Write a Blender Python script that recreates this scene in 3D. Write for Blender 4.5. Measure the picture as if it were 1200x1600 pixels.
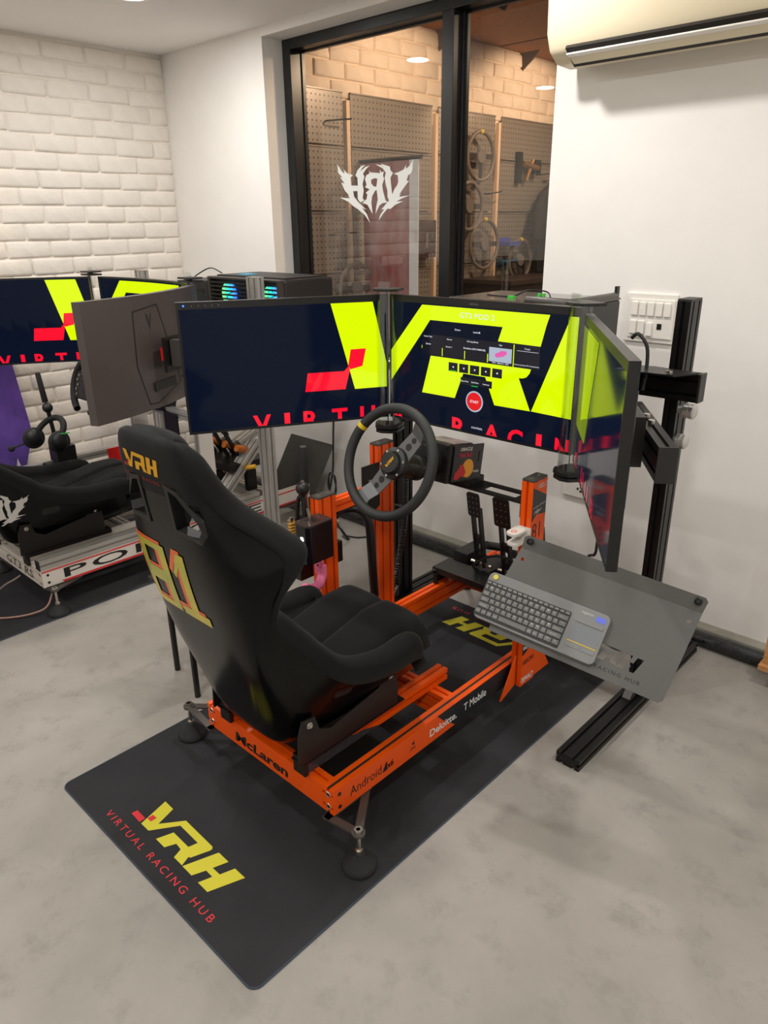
import bpy, bmesh, math, random
from mathutils import Vector, Matrix, Euler
from mathutils.bvhtree import BVHTree

for o in list(bpy.data.objects):
    bpy.data.objects.remove(o, do_unlink=True)
scene = bpy.context.scene
COL = scene.collection
random.seed(7)
V = Vector

# ------------------------------------------------------------------ camera
YAW = math.radians(-43.5); PIT = math.radians(21.55); ROL = math.radians(-0.7)
ca, sa = math.cos(YAW), math.sin(YAW)
cp, sp = math.cos(PIT), math.sin(PIT)
cr, sr = math.cos(ROL), math.sin(ROL)
W2R = Matrix(((ca, -sa, 0), (sa, ca, 0), (0, 0, 1)))
R2C = Matrix(((1, 0, 0), (0, -sp, -cp), (0, cp, -sp)))
RO = Matrix(((cr, -sr, 0), (sr, cr, 0), (0, 0, 1)))
Rm = RO @ R2C @ W2R
rows = [V(Rm[0]), -V(Rm[1]), -V(Rm[2])]          # blender camera x, y, z axes in the world
cam_d = bpy.data.cameras.new('camera')
cam = bpy.data.objects.new('camera', cam_d)
COL.objects.link(cam)
M4 = Matrix((rows[0], rows[1], rows[2])).transposed().to_4x4()
M4.translation = V((1.40, -0.97, 1.58))
cam.matrix_world = M4
cam_d.sensor_fit = 'VERTICAL'
cam_d.sensor_height = 24.0
cam_d.lens = 24.0 * 1140.0 / 1600.0
cam_d.clip_start = 0.02
scene.camera = cam

# ------------------------------------------------------------------ world, exposure
w = bpy.data.worlds.new('world'); scene.world = w
w.use_nodes = True
w.node_tree.nodes['Background'].inputs[0].default_value = (0.9, 0.95, 1, 1)
w.node_tree.nodes['Background'].inputs[1].default_value = 0.02
scene.view_settings.view_transform = 'Standard'
scene.view_settings.look = 'None'
scene.view_settings.gamma = 1
scene.view_settings.use_curve_mapping = False
scene.view_settings.exposure = 0.0
LAMP_W = 14.2

# ------------------------------------------------------------------ helpers
def lin(c):
    return tuple(((x / 255) / 12.92) if x / 255 <= 0.04045 else ((x / 255 + 0.055) / 1.055) ** 2.4 for x in c)

MATS = {}
def mat(name, rgb, rough=0.5, metal=0.0, noise=0.0, nscale=20.0, bump=0.0, bscale=60.0, emit=0.0,
        rough_var=0.0, coat=0.0, sheen=0.0, spec=None, dark=None, stretch=None):
    """procedural principled material; noise mixes towards a darker tone of the same colour"""
    if name in MATS:
        return MATS[name]
    m = bpy.data.materials.new(name); m.use_nodes = True
    nt = m.node_tree; b = nt.nodes['Principled BSDF']
    c = lin(rgb)
    b.inputs['Base Color'].default_value = (*c, 1)
    b.inputs['Roughness'].default_value = rough
    b.inputs['Metallic'].default_value = metal
    if spec is not None: b.inputs['Specular IOR Level'].default_value = spec
    if coat: b.inputs['Coat Weight'].default_value = coat; b.inputs['Coat Roughness'].default_value = 0.08
    if sheen: b.inputs['Sheen Weight'].default_value = sheen; b.inputs['Sheen Roughness'].default_value = 0.4
    if emit:
        b.inputs['Emission Color'].default_value = (*c, 1)
        b.inputs['Emission Strength'].default_value = emit
        b.inputs['Base Color'].default_value = (c[0] * .05, c[1] * .05, c[2] * .05, 1)
    tc = nt.nodes.new('ShaderNodeTexCoord')
    src = tc.outputs['Object']
    if stretch:
        mp = nt.nodes.new('ShaderNodeMapping'); mp.inputs['Scale'].default_value = stretch
        nt.links.new(src, mp.inputs[0]); src = mp.outputs[0]
    if noise or rough_var:
        n = nt.nodes.new('ShaderNodeTexNoise'); n.inputs['Scale'].default_value = nscale
        n.inputs['Detail'].default_value = 6; n.inputs['Roughness'].default_value = 0.6
        nt.links.new(src, n.inputs['Vector'])
        if noise:
            mx = nt.nodes.new('ShaderNodeMix'); mx.data_type = 'RGBA'
            d = lin(dark) if dark else tuple(x * (1 - noise) for x in c)
            mx.inputs[6].default_value = (*c, 1); mx.inputs[7].default_value = (*d, 1)
            rp = nt.nodes.new('ShaderNodeMapRange')
            rp.inputs[1].default_value = 0.35; rp.inputs[2].default_value = 0.7
            nt.links.new(n.outputs[0], rp.inputs[0]); nt.links.new(rp.outputs[0], mx.inputs[0])
            nt.links.new(mx.outputs[2], b.inputs['Base Color'])
        if rough_var:
            rr = nt.nodes.new('ShaderNodeMapRange')
            rr.inputs[3].default_value = max(0, rough - rough_var); rr.inputs[4].default_value = rough + rough_var
            nt.links.new(n.outputs[0], rr.inputs[0]); nt.links.new(rr.outputs[0], b.inputs['Roughness'])
    if bump:
        n2 = nt.nodes.new('ShaderNodeTexNoise'); n2.inputs['Scale'].default_value = bscale
        n2.inputs['Detail'].default_value = 5
        bp = nt.nodes.new('ShaderNodeBump'); bp.inputs['Strength'].default_value = bump
        bp.inputs['Distance'].default_value = 0.004
        nt.links.new(src, n2.inputs['Vector']); nt.links.new(n2.outputs[0], bp.inputs['Height'])
        nt.links.new(bp.outputs[0], b.inputs['Normal'])
    MATS[name] = m
    return m

def glass_mat(name, tint=(1, 1, 1), ior=1.45, rough=0.0, extra=0.0):
    """thin pane: clear transmission with a Fresnel reflection"""
    m = bpy.data.materials.new(name); m.use_nodes = True
    nt = m.node_tree; nt.nodes.clear()
    out = nt.nodes.new('ShaderNodeOutputMaterial')
    tr = nt.nodes.new('ShaderNodeBsdfTransparent'); tr.inputs[0].default_value = (*tint, 1)
    gl = nt.nodes.new('ShaderNodeBsdfGlossy'); gl.inputs['Roughness'].default_value = rough
    ge = nt.nodes.new('ShaderNodeNewGeometry')
    dt = nt.nodes.new('ShaderNodeVectorMath'); dt.operation = 'DOT_PRODUCT'
    ab = nt.nodes.new('ShaderNodeMath'); ab.operation = 'ABSOLUTE'
    om = nt.nodes.new('ShaderNodeMath'); om.operation = 'SUBTRACT'; om.inputs[0].default_value = 1
    pw = nt.nodes.new('ShaderNodeMath'); pw.operation = 'POWER'; pw.inputs[1].default_value = 5
    ad = nt.nodes.new('ShaderNodeMath'); ad.operation = 'MULTIPLY_ADD'
    r0 = ((ior - 1) / (ior + 1)) ** 2 + extra
    ad.inputs[1].default_value = 1 - r0; ad.inputs[2].default_value = r0
    mx = nt.nodes.new('ShaderNodeMixShader')
    nt.links.new(ge.outputs['Incoming'], dt.inputs[0]); nt.links.new(ge.outputs['Normal'], dt.inputs[1])
    nt.links.new(dt.outputs['Value'], ab.inputs[0]); nt.links.new(ab.outputs[0], om.inputs[1])
    nt.links.new(om.outputs[0], pw.inputs[0]); nt.links.new(pw.outputs[0], ad.inputs[0])
    nt.links.new(ad.outputs[0], mx.inputs[0]); nt.links.new(tr.outputs[0], mx.inputs[1]); nt.links.new(gl.outputs[0], mx.inputs[2])
    nt.links.new(mx.outputs[0], out.inputs[0])
    MATS[name] = m
    return m

OFF = {}
def tag(o, label=None, cat=None, group=None, kind=None):
    if label: o['label'] = label
    if cat: o['category'] = cat
    if group: o['group'] = group
    if kind: o['kind'] = kind
    return o

def thing(name, label, cat, loc=(0, 0, 0), rot=None, group=None):
    """Empty at the thing's base; parts are given in world coordinates unless it is rotated"""
    o = bpy.data.objects.new(name, None); COL.objects.link(o)
    o.empty_display_size = 0.05
    o.location = loc
    if rot is not None:
        o.rotation_mode = 'QUATERNION'; o.rotation_quaternion = rot
        OFF[o.name] = V((0, 0, 0))
    else:
        OFF[o.name] = V(loc)
    tag(o, label, cat, group)
    return o

class MB:
    """collects faces for ONE mesh object"""
    def __init__(s): s.v = []; s.f = []
    def add(s, vs, fs):
        k = len(s.v); s.v += [V(p) for p in vs]; s.f += [[i + k for i in f] for f in fs]; return s
    def box(s, a, b):
        (x0, y0, z0), (x1, y1, z1) = a, b
        x0, x1 = min(x0, x1), max(x0, x1); y0, y1 = min(y0, y1), max(y0, y1); z0, z1 = min(z0, z1), max(z0, z1)
        return s.add([(x0, y0, z0), (x1, y0, z0), (x1, y1, z0), (x0, y1, z0), (x0, y0, z1), (x1, y0, z1), (x1, y1, z1), (x0, y1, z1)],
                     [[3, 2, 1, 0], [4, 5, 6, 7], [0, 1, 5, 4], [1, 2, 6, 5], [2, 3, 7, 6], [3, 0, 4, 7]])
    def obox(s, c, ax, ay, az, sx, sy, sz):
        """box centred at c with axes"""
        c, ax, ay, az = V(c), V(ax).normalized() * sx / 2, V(ay).normalized() * sy / 2, V(az).normalized() * sz / 2
        vs = [c + i * ax + j * ay + k * az for k in (-1, 1) for (i, j) in ((-1, -1), (1, -1), (1, 1), (-1, 1))]
        return s.add(vs, [[3, 2, 1, 0], [4, 5, 6, 7], [0, 1, 5, 4], [1, 2, 6, 5], [2, 3, 7, 6], [3, 0, 4, 7]])
    def prism(s, poly, o, x, y, d):
        """2D polygon (counter-clockwise) in the frame (o, x, y), extruded by vector d"""
        o, x, y, d = V(o), V(x), V(y), V(d)
        n = len(poly)
        base = [o + x * p[0] + y * p[1] for p in poly]
        vs = base + [p + d for p in base]
        flip = x.cross(y).dot(d) < 0
        fs = [list(range(n))[::-1], list(range(n, 2 * n))] + [[i, (i + 1) % n, n + (i + 1) % n, n + i] for i in range(n)]
        area = sum(poly[i][0] * poly[(i + 1) % n][1] - poly[(i + 1) % n][0] * poly[i][1] for i in range(n))
        if flip != (area < 0): fs = [f[::-1] for f in fs]
        return s.add(vs, fs)
    def sheet(s, poly, o, x, y):
        o, x, y = V(o), V(x), V(y)
        area = sum(poly[i][0] * poly[(i + 1) % len(poly)][1] - poly[(i + 1) % len(poly)][0] * poly[i][1] for i in range(len(poly)))
        if area < 0: poly = poly[::-1]
        return s.add([o + x * p[0] + y * p[1] for p in poly], [list(range(len(poly)))])
    def cyl(s, a, b, r, n=16, r2=None, caps=True):
        a, b = V(a), V(b); d = (b - a).normalized()
        u = d.orthogonal().normalized(); w_ = d.cross(u)
        r2 = r if r2 is None else r2
        vs = []
        for p, rr in ((a, r), (b, r2)):
            vs += [p + (u * math.cos(2 * math.pi * i / n) + w_ * math.sin(2 * math.pi * i / n)) * rr for i in range(n)]
        fs = [[i, (i + 1) % n, n + (i + 1) % n, n + i] for i in range(n)]
        if caps: fs += [list(range(n))[::-1], list(range(n, 2 * n))]
        return s.add(vs, fs)
    def tube(s, pts, r, n=8, smooth=0):
        pts = [V(p) for p in pts]
        if smooth: pts = spline(pts, smooth)
        k = len(pts); vs = []; u = None
        for i, p in enumerate(pts):
            d = (pts[min(i + 1, k - 1)] - pts[max(i - 1, 0)]).normalized()
            u = d.orthogonal().normalized() if u is None else (u - d * u.dot(d)).normalized()
            w_ = d.cross(u); rr = r(i / (k - 1)) if callable(r) else r
            vs += [p + (u * math.cos(2 * math.pi * j / n) + w_ * math.sin(2 * math.pi * j / n)) * rr for j in range(n)]
        fs = [[i * n + j, i * n + (j + 1) % n, (i + 1) * n + (j + 1) % n, (i + 1) * n + j] for i in range(k - 1) for j in range(n)]
        fs += [list(range(n))[::-1], list(range((k - 1) * n, k * n))]
        return s.add(vs, fs)
    def lathe(s, prof, o, axis, n=24):
        """profile of (radius, height) along axis from o"""
        o, d = V(o), V(axis).normalized(); u = d.orthogonal().normalized(); w_ = d.cross(u)
        vs = []; k = len(prof)
        for r, h in prof:
            vs += [o + d * h + (u * math.cos(2 * math.pi * j / n) + w_ * math.sin(2 * math.pi * j / n)) * r for j in range(n)]
        fs = [[i * n + j, i * n + (j + 1) % n, (i + 1) * n + (j + 1) % n, (i + 1) * n + j] for i in range(k - 1) for j in range(n)]
        if prof[0][0] > 1e-5: fs.append(list(range(n))[::-1])
        if prof[-1][0] > 1e-5: fs.append(list(range((k - 1) * n, k * n)))
        return s.add(vs, fs)
    def torus(s, c, u, w_, R, r, n=48, m=12, a0=0, a1=2 * math.pi, sec=None):
        c, u, w_ = V(c), V(u).normalized(), V(w_).normalized(); nn = u.cross(w_)
        full = abs(a1 - a0 - 2 * math.pi) < 1e-6
        k = n if full else n + 1
        vs = []
        for i in range(k):
            a = a0 + (a1 - a0) * i / n
            d = u * math.cos(a) + w_ * math.sin(a)
            for j in range(m):
                b = 2 * math.pi * j / m
                vs.append(c + d * (R + r * math.cos(b)) + nn * r * math.sin(b))
        fs = []
        for i in range(n):
            i2 = (i + 1) % k
            for j in range(m): fs.append([i * m + j, i2 * m + j, i2 * m + (j + 1) % m, i * m + (j + 1) % m])
        return s.add(vs, fs)
    def sphere(s, c, r, n=20, m=12, sc=(1, 1, 1)):
        c = V(c); vs = []; fs = []
        for i in range(m + 1):
            t = math.pi * i / m
            for j in range(n):
                a = 2 * math.pi * j / n
                vs.append(c + V((r * sc[0] * math.sin(t) * math.cos(a), r * sc[1] * math.sin(t) * math.sin(a), r * sc[2] * math.cos(t))))
        for i in range(m):
            for j in range(n): fs.append([i * n + j, (i + 1) * n + j, (i + 1) * n + (j + 1) % n, i * n + (j + 1) % n])
        return s.add(vs, fs)
    def grid(s, pts, nu, nv, closed_v=False):
        fs = []
        for i in range(nu - 1):
            for j in range(nv if closed_v else nv - 1):
                fs.append([i * nv + j, i * nv + (j + 1) % nv, (i + 1) * nv + (j + 1) % nv, (i + 1) * nv + j])
        return s.add(pts, fs)
    def profile(s, a, b, wv, wd, ht, slot=0.0085, depth=0.009):
        """aluminium slot extrusion a -> b, section wd along wv and ht across"""
        a, b, wv = V(a), V(b), V(wv).normalized(); d = (b - a); hv = d.normalized().cross(wv)
        pts = []
        def side(p, q, ln):
            n = max(1, round(ln / 0.04)); p, q = V((p[0], p[1], 0)), V((q[0], q[1], 0))
            t = (q - p).normalized(); nrm = V((-t.y, t.x, 0))
            pts.append(p)
            for i in range(n):
                c = p + (q - p) * (i + 0.5) / n
                pts.extend([c - t * slot / 2, c - t * slot / 2 + nrm * depth, c + t * slot / 2 + nrm * depth, c + t * slot / 2])
        h, k = wd / 2, ht / 2
        side((-h, -k), (h, -k), wd); side((h, -k), (h, k), ht); side((h, k), (-h, k), wd); side((-h, k), (-h, -k), ht)
        return s.prism([(p.x, p.y) for p in pts], a, wv, hv, d)
    def build(s, name, m, parent=None, smooth=False, bevel=0.0, seg=2, merge=False, label=None, world=True):
        me = bpy.data.meshes.new(name)
        off = V((0, 0, 0))
        if parent is not None:
            r = parent
            while r.parent is not None: r = r.parent
            off = OFF.get(r.name, V((0, 0, 0)))
        me.from_pydata([p - off for p in s.v], [], s.f)
        if merge or bevel:
            bm = bmesh.new(); bm.from_mesh(me)
            bmesh.ops.remove_doubles(bm, verts=bm.verts, dist=1e-5)
            if bevel:
                ed = [e for e in bm.edges if len(e.link_faces) == 2 and e.calc_face_angle(0) > 0.6]
                bmesh.ops.bevel(bm, geom=ed, offset=bevel, segments=seg, profile=0.5, affect='EDGES', clamp_overlap=True)
            bm.to_mesh(me); bm.free()
        me.validate()
        if smooth:
            me.polygons.foreach_set('use_smooth', [True] * len(me.polygons))
            try: me.set_sharp_from_angle(angle=math.radians(40))
            except Exception: pass
        me.materials.append(m)
        o = bpy.data.objects.new(name, me); COL.objects.link(o)
        if parent is not None: o.parent = parent
        if label: o['label'] = label
        return o

def build_each(mb, name, m, parent, **kw):
    """one object for every connected piece"""
    n = len(mb.v); par = list(range(n))
    def find(a):
        while par[a] != a: par[a] = par[par[a]]; a = par[a]
        return a
    for f in mb.f:
        for i in f[1:]: par[find(i)] = find(f[0])
    comp = {}
    for f in mb.f: comp.setdefault(find(f[0]), []).append(f)
    out = []
    for fs in comp.values():
        use = sorted({i for f in fs for i in f}); ix = {u: k for k, u in enumerate(use)}
        out.append(MB().add([mb.v[u] for u in use], [[ix[i] for i in f] for f in fs]).build(name, m, parent, **kw))
    return out

def spline(pts, k=6):
    pts = [V(p) for p in pts]; out = []
    for i in range(len(pts) - 1):
        p0, p1, p2, p3 = pts[max(i - 1, 0)], pts[i], pts[i + 1], pts[min(i + 2, len(pts) - 1)]
        for j in range(k):
            t = j / k
            out.append(0.5 * ((2 * p1) + (p2 - p0) * t + (2 * p0 - 5 * p1 + 4 * p2 - p3) * t * t + (3 * p1 - p0 - 3 * p2 + p3) * t ** 3))
    out.append(pts[-1]); return out

def rrect(w_, h, r, n=4, cx=0, cy=0):
    """rounded rectangle centred at (cx, cy)"""
    out = []
    for sx, sy, a0 in ((1, -1, -90), (1, 1, 0), (-1, 1, 90), (-1, -1, 180)):
        for i in range(n + 1):
            a = math.radians(a0 + 90 * i / n)
            out.append((cx + sx * (w_ / 2 - r) + r * math.cos(a), cy + sy * (h / 2 - r) + r * math.sin(a)))
    return out

_tc = {}
def text2d(s, bold=0.0, shear=0.0, spacing=1.0):
    """built-in font lettering as flat faces, normalised to a unit box"""
    key = (s, bold, shear, spacing)
    if key in _tc: return _tc[key]
    cu = bpy.data.curves.new('lettering', 'FONT'); cu.body = s; cu.offset = bold; cu.shear = shear
    cu.space_character = spacing; cu.resolution_u = 3
    ob = bpy.data.objects.new('lettering', cu)
    me = bpy.data.meshes.new_from_object(ob)
    vs = [(p.co.x, p.co.y) for p in me.vertices]; fs = [list(p.vertices) for p in me.polygons]
    bpy.data.objects.remove(ob); bpy.data.curves.remove(cu); bpy.data.meshes.remove(me)
    x0, x1 = min(p[0] for p in vs), max(p[0] for p in vs); y0, y1 = min(p[1] for p in vs), max(p[1] for p in vs)
    _tc[key] = ([((p[0] - x0) / (x1 - x0), (p[1] - y0) / (y1 - y0)) for p in vs], fs)
    return _tc[key]

def put_text(mb, s, o, x, y, wd, ht, **kw):
    vs, fs = text2d(s, **kw)
    o, x, y = V(o), V(x).normalized() * wd, V(y).normalized() * ht
    return mb.add([o + x * p[0] + y * p[1] for p in vs], fs)

# the lettering of the house logo, width 1 (traced flat)
_VR = [(-0.2377, -0.1952), (-0.1939, -0.1962), (-0.1749, -0.2553), (-0.1275, -0.1955), (0.0067, -0.1982), (0.0137, -0.2037), (0.0135, -0.211), (-0.005, -0.2601), (-0.0109, -0.2627), (0.0003, -0.2895), (-0.039, -0.2895), (-0.0488, -0.2624), (-0.0746, -0.2600), (-0.0881, -0.2890), (-0.1315, -0.2890), (-0.1153, -0.2431), (-0.0406, -0.2436), (-0.0336, -0.2184), (-0.1229, -0.2166), (-0.1732, -0.2875), (-0.2125, -0.2879)]
_HH = [(0.0369, -0.1983), (0.082, -0.1990), (0.0674, -0.2389), (0.0988, -0.2385), (0.1125, -0.2000), (0.1561, -0.2000), (0.1205, -0.2915), (0.0779, -0.2915), (0.0904, -0.2560), (0.0619, -0.2555), (0.0469, -0.2905), (0.0032, -0.2902)]
_R1 = [(-0.2659, -0.2691), (-0.2213, -0.27), (-0.2203, -0.2887), (-0.2684, -0.2868)]
_R2 = [(-0.2169, -0.2481), (-0.1982, -0.2468), (-0.1988, -0.2656), (-0.2167, -0.2658)]
def _nl(p): return [((x + 0.2684) / 0.4245, (y + 0.2925) / 0.4245) for x, y in p]
LOGO_Y = [_nl(_VR), _nl(_HH)]; LOGO_R = [_nl(_R1), _nl(_R2)]     # unit width, height about 0.23

def slice_map(polys, f, step):
    """cut flat polygons into narrow strips and carry them onto a curved face with f(u, v)"""
    bm = bmesh.new()
    for p in polys:
        bm.faces.new([bm.verts.new((x, y, 0)) for x, y in p])
    bmesh.ops.remove_doubles(bm, verts=bm.verts[:], dist=1e-6)
    bmesh.ops.triangulate(bm, faces=bm.faces[:])
    for ax in ((1, 0, 0), (0, 1, 0)):
        k = 0 if ax[0] else 1
        lo = min(v.co[k] for v in bm.verts); hi = max(v.co[k] for v in bm.verts)
        t = lo + step
        while t < hi:
            bmesh.ops.bisect_plane(bm, geom=bm.verts[:] + bm.edges[:] + bm.faces[:], plane_co=V(ax) * t, plane_no=ax)
            t += step
    bm.verts.index_update()
    vs = [f(v.co.x, v.co.y) for v in bm.verts]; fs = [[v.index for v in fc.verts] for fc in bm.faces]
    bm.free()
    keep = [i for i, fc in enumerate(fs) if all(vs[j] is not None for j in fc)]
    vs = [v if v is not None else V((0, 0, 0)) for v in vs]
    return vs, [fs[i] for i in keep]

# ------------------------------------------------------------------ materials
plaster = mat('white_plaster', (241, 238, 233), 0.85, noise=0.05, nscale=3, bump=0.12, bscale=25)
ceil_m = mat('ceiling_paint', (246, 243, 239), 0.9, noise=0.03, nscale=2)
brick_m = mat('painted_brick', (238, 230, 220), 0.8, noise=0.06, nscale=14, bump=1.0, bscale=28)
mortar_m = mat('painted_mortar', (234, 226, 216), 0.85, noise=0.06, nscale=20, bump=1.0, bscale=40)
conc = mat('skirting_cement', (150, 146, 134), 0.9, noise=0.25, nscale=12, bump=0.4, bscale=80)
orange = mat('orange_anodised', (242, 88, 2), 0.38, noise=0.06, nscale=4, rough_var=0.05)
orange_p = mat('orange_print', (236, 84, 2), 0.45)
blackp = mat('black_profile', (22, 21, 21), 0.38, metal=0.4, rough_var=0.06, nscale=6)
blk = mat('black_plastic', (22, 22, 23), 0.42, rough_var=0.08, nscale=30)
blk_matte = mat('black_rubber', (24, 24, 25), 0.75, bump=0.1, bscale=150)
blk_steel = mat('black_steel', (30, 27, 26), 0.4, metal=0.3, rough_var=0.08)
bezel_m = mat('monitor_bezel', (24, 24, 25), 0.35)
fabric = mat('black_fabric', (25, 25, 25), 0.95, noise=0.12, nscale=90, bump=0.25, bscale=900, sheen=0.05, spec=0.25)
fabric_dk = mat('black_fabric_side', (20, 20, 20), 0.9, noise=0.1, nscale=60, bump=0.2, bscale=800)
shell_m = mat('gloss_shell', (9, 9, 9), 0.2, spec=0.2, noise=0.1, nscale=6)
silver = mat('silver_profile', (186, 184, 179), 0.42, metal=0.55, rough_var=0.06, nscale=8)
white_al = mat('white_profile', (206, 198, 188), 0.45, noise=0.05, nscale=5)
steel = mat('zinc_bolt', (205, 200, 190), 0.28, metal=1.0)
mat_m = mat('floor_mat_rubber', (47, 48, 50), 0.85, noise=0.25, nscale=2.2, bump=0.15, bscale=300, dark=(38, 38, 40), spec=0.25)
mat_edge = mat('mat_stitching', (58, 68, 82), 0.9, noise=0.3, nscale=200)
yel_print = mat('yellow_print', (206, 198, 48), 0.7)
red_print = mat('red_print', (208, 44, 52), 0.7)
yel_emb = mat('yellow_embroidery', (214, 158, 22), 0.75)
red_emb = mat('red_embroidery', (150, 28, 26), 0.75)
grey_tray = mat('grey_powdercoat', (82, 81, 78), 0.5, noise=0.06, nscale=4, bump=0.1, bscale=700)
kb_m = mat('keyboard_grey', (118, 119, 118), 0.5, bump=0.05, bscale=500)
kb_key = mat('key_grey', (104, 104, 103), 0.55)
kb_well = mat('key_well', (38, 38, 38), 0.6)
kb_leg = mat('key_legend', (190, 190, 188), 0.6)
ac_m = mat('aircon_plastic', (232, 219, 188), 0.5)
ac_dk = mat('aircon_dark', (40, 34, 29), 0.6)
sw_m = mat('switch_plastic', (238, 234, 226), 0.4)
clear = glass_mat('clear_acrylic', (0.88, 0.91, 0.90), 1.49, 0.03, 0.05)
pane_m = glass_mat('window_glass', (0.93, 0.94, 0.93), 1.5, 0.0, 0.02)
pc_glass = glass_mat('tinted_glass', (0.25, 0.26, 0.26), 1.5, 0.02, 0.04)
frame_m = mat('window_frame_black', (24, 25, 26), 0.35, noise=0.2, nscale=8)
pink_m = mat('pink_plastic', (226, 108, 150), 0.4)
yel_pl = mat('yellow_tape', (216, 186, 30), 0.5)
white_p = mat('white_print', (232, 230, 226), 0.6)
black_print = mat('black_print', (20, 18, 17), 0.55)
red_pl = mat('red_plastic', (206, 24, 20), 0.45)
purple_m = mat('purple_banner', (98, 66, 158), 0.7, noise=0.35, nscale=5, dark=(66, 44, 120))
scr_dark = mat('screen_navy', (12, 19, 36), 0.08, emit=1.0, spec=0.12)
scr_yel = mat('screen_yellow', (222, 250, 2), 0.06, emit=1.0)
scr_red = mat('screen_red', (250, 20, 48), 0.06, emit=1.0)
scr_redf = mat('screen_button_red', (225, 20, 28), 0.06, emit=1.0)
scr_panel = mat('screen_panel', (10, 14, 28), 0.06, emit=1.0)
scr_white = mat('screen_white', (225, 230, 240), 0.06, emit=1.0)
scr_grey = mat('screen_grey', (170, 182, 200), 0.06, emit=1.0)
scr_pink = mat('screen_pink', (225, 90, 170), 0.06, emit=1.0)
scr_green = mat('screen_green', (30, 190, 60), 0.06, emit=1.0)
scr_yel_dim = mat('screen_dim_yellow', (110, 128, 8), 0.06, emit=1.0)  # screen yellow with the edge-on dimming put into the colour
led_blue = mat('led_blue', (40, 90, 255), 0.3, emit=6.0)
led_green = mat('led_green', (70, 255, 60), 0.3, emit=2.5)
led_white = mat('led_white', (240, 240, 255), 0.3, emit=5.0)
# ------------------------------------------------------------------ room shell
CEIL = 2.545; WY = 1.85; WX = -3.09
def floor_material():
    m = bpy.data.materials.new('microcement'); m.use_nodes = True
    nt = m.node_tree; b = nt.nodes['Principled BSDF']
    tc = nt.nodes.new('ShaderNodeTexCoord')
    def noise(sc, det, rough=0.6):
        n = nt.nodes.new('ShaderNodeTexNoise'); n.inputs['Scale'].default_value = sc
        n.inputs['Detail'].default_value = det; n.inputs['Roughness'].default_value = rough
        nt.links.new(tc.outputs['Object'], n.inputs['Vector']); return n
    def ramp(n, lo, hi):
        r = nt.nodes.new('ShaderNodeMapRange'); r.inputs[1].default_value = lo; r.inputs[2].default_value = hi
        nt.links.new(n.outputs[0], r.inputs[0]); return r
    def mix(f, a, bcol):
        x = nt.nodes.new('ShaderNodeMix'); x.data_type = 'RGBA'
        nt.links.new(f.outputs[0], x.inputs[0])
        if isinstance(a, tuple): x.inputs[6].default_value = (*lin(a), 1)
        else: nt.links.new(a.outputs[2], x.inputs[6])
        x.inputs[7].default_value = (*lin(bcol), 1); return x
    a = mix(ramp(noise(1.6, 7), .35, .68), (160, 155, 148), (140, 135, 128))
    c = mix(ramp(noise(9, 8, .7), .52, .8), a, (127, 122, 115))
    d = mix(ramp(noise(0.9, 3), .72, .92), c, (122, 110, 94))
    nt.links.new(d.outputs[2], b.inputs['Base Color'])
    b.inputs['Roughness'].default_value = 0.55
    n2 = noise(70, 6); bp = nt.nodes.new('ShaderNodeBump'); bp.inputs['Strength'].default_value = 0.15; bp.inputs['Distance'].default_value = 0.003
    nt.links.new(n2.outputs[0], bp.inputs['Height']); nt.links.new(bp.outputs[0], b.inputs['Normal'])
    return m
tag(MB().box((-3.3, -3.9, -.1), (3.3, 2.09, 0)).build('floor', floor_material()), 'grey mottled cement floor of the showroom', kind='structure')
tag(MB().box((-3.3, -3.9, CEIL), (3.3, 2.09, CEIL + .1)).build('ceiling', ceil_m), 'plain white painted ceiling', kind='structure')
HX0, HX1, HZ0, HZ1 = -2.12, -.33, .90, 2.50
wb = MB()
wb.box((WX - .15, WY, 0), (HX0, 2.09, CEIL)); wb.box((HX1, WY, 0), (3.3, 2.09, CEIL))
wb.box((HX0, WY, HZ1), (HX1, 2.09, CEIL)); wb.box((HX0, WY, 0), (HX1, 2.09, HZ0))
tag(wb.build('wall_back', plaster), 'smooth white plaster wall with the window opening', kind='structure')
tag(MB().box((3.1, -3.9, 0), (3.2, WY, CEIL)).build('wall_right', plaster), 'white plaster side wall', kind='structure')
tag(MB().box((WX - .1, -3.8, 0), (3.1, -3.7, CEIL)).build('wall_front', plaster), 'white plaster wall behind the viewer', kind='structure')
tag(MB().box((-1.2, WY - .055, 0), (3.1, WY, .032)).build('baseboard_back', conc, bevel=.006), 'low grey cement skirting along the white wall', kind='structure')
tag(MB().box((WX, WY - .055, 0), (-1.2, WY, .032)).build('baseboard_corner', conc, bevel=.006), 'low grey cement skirting near the brick corner', kind='structure')

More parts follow.
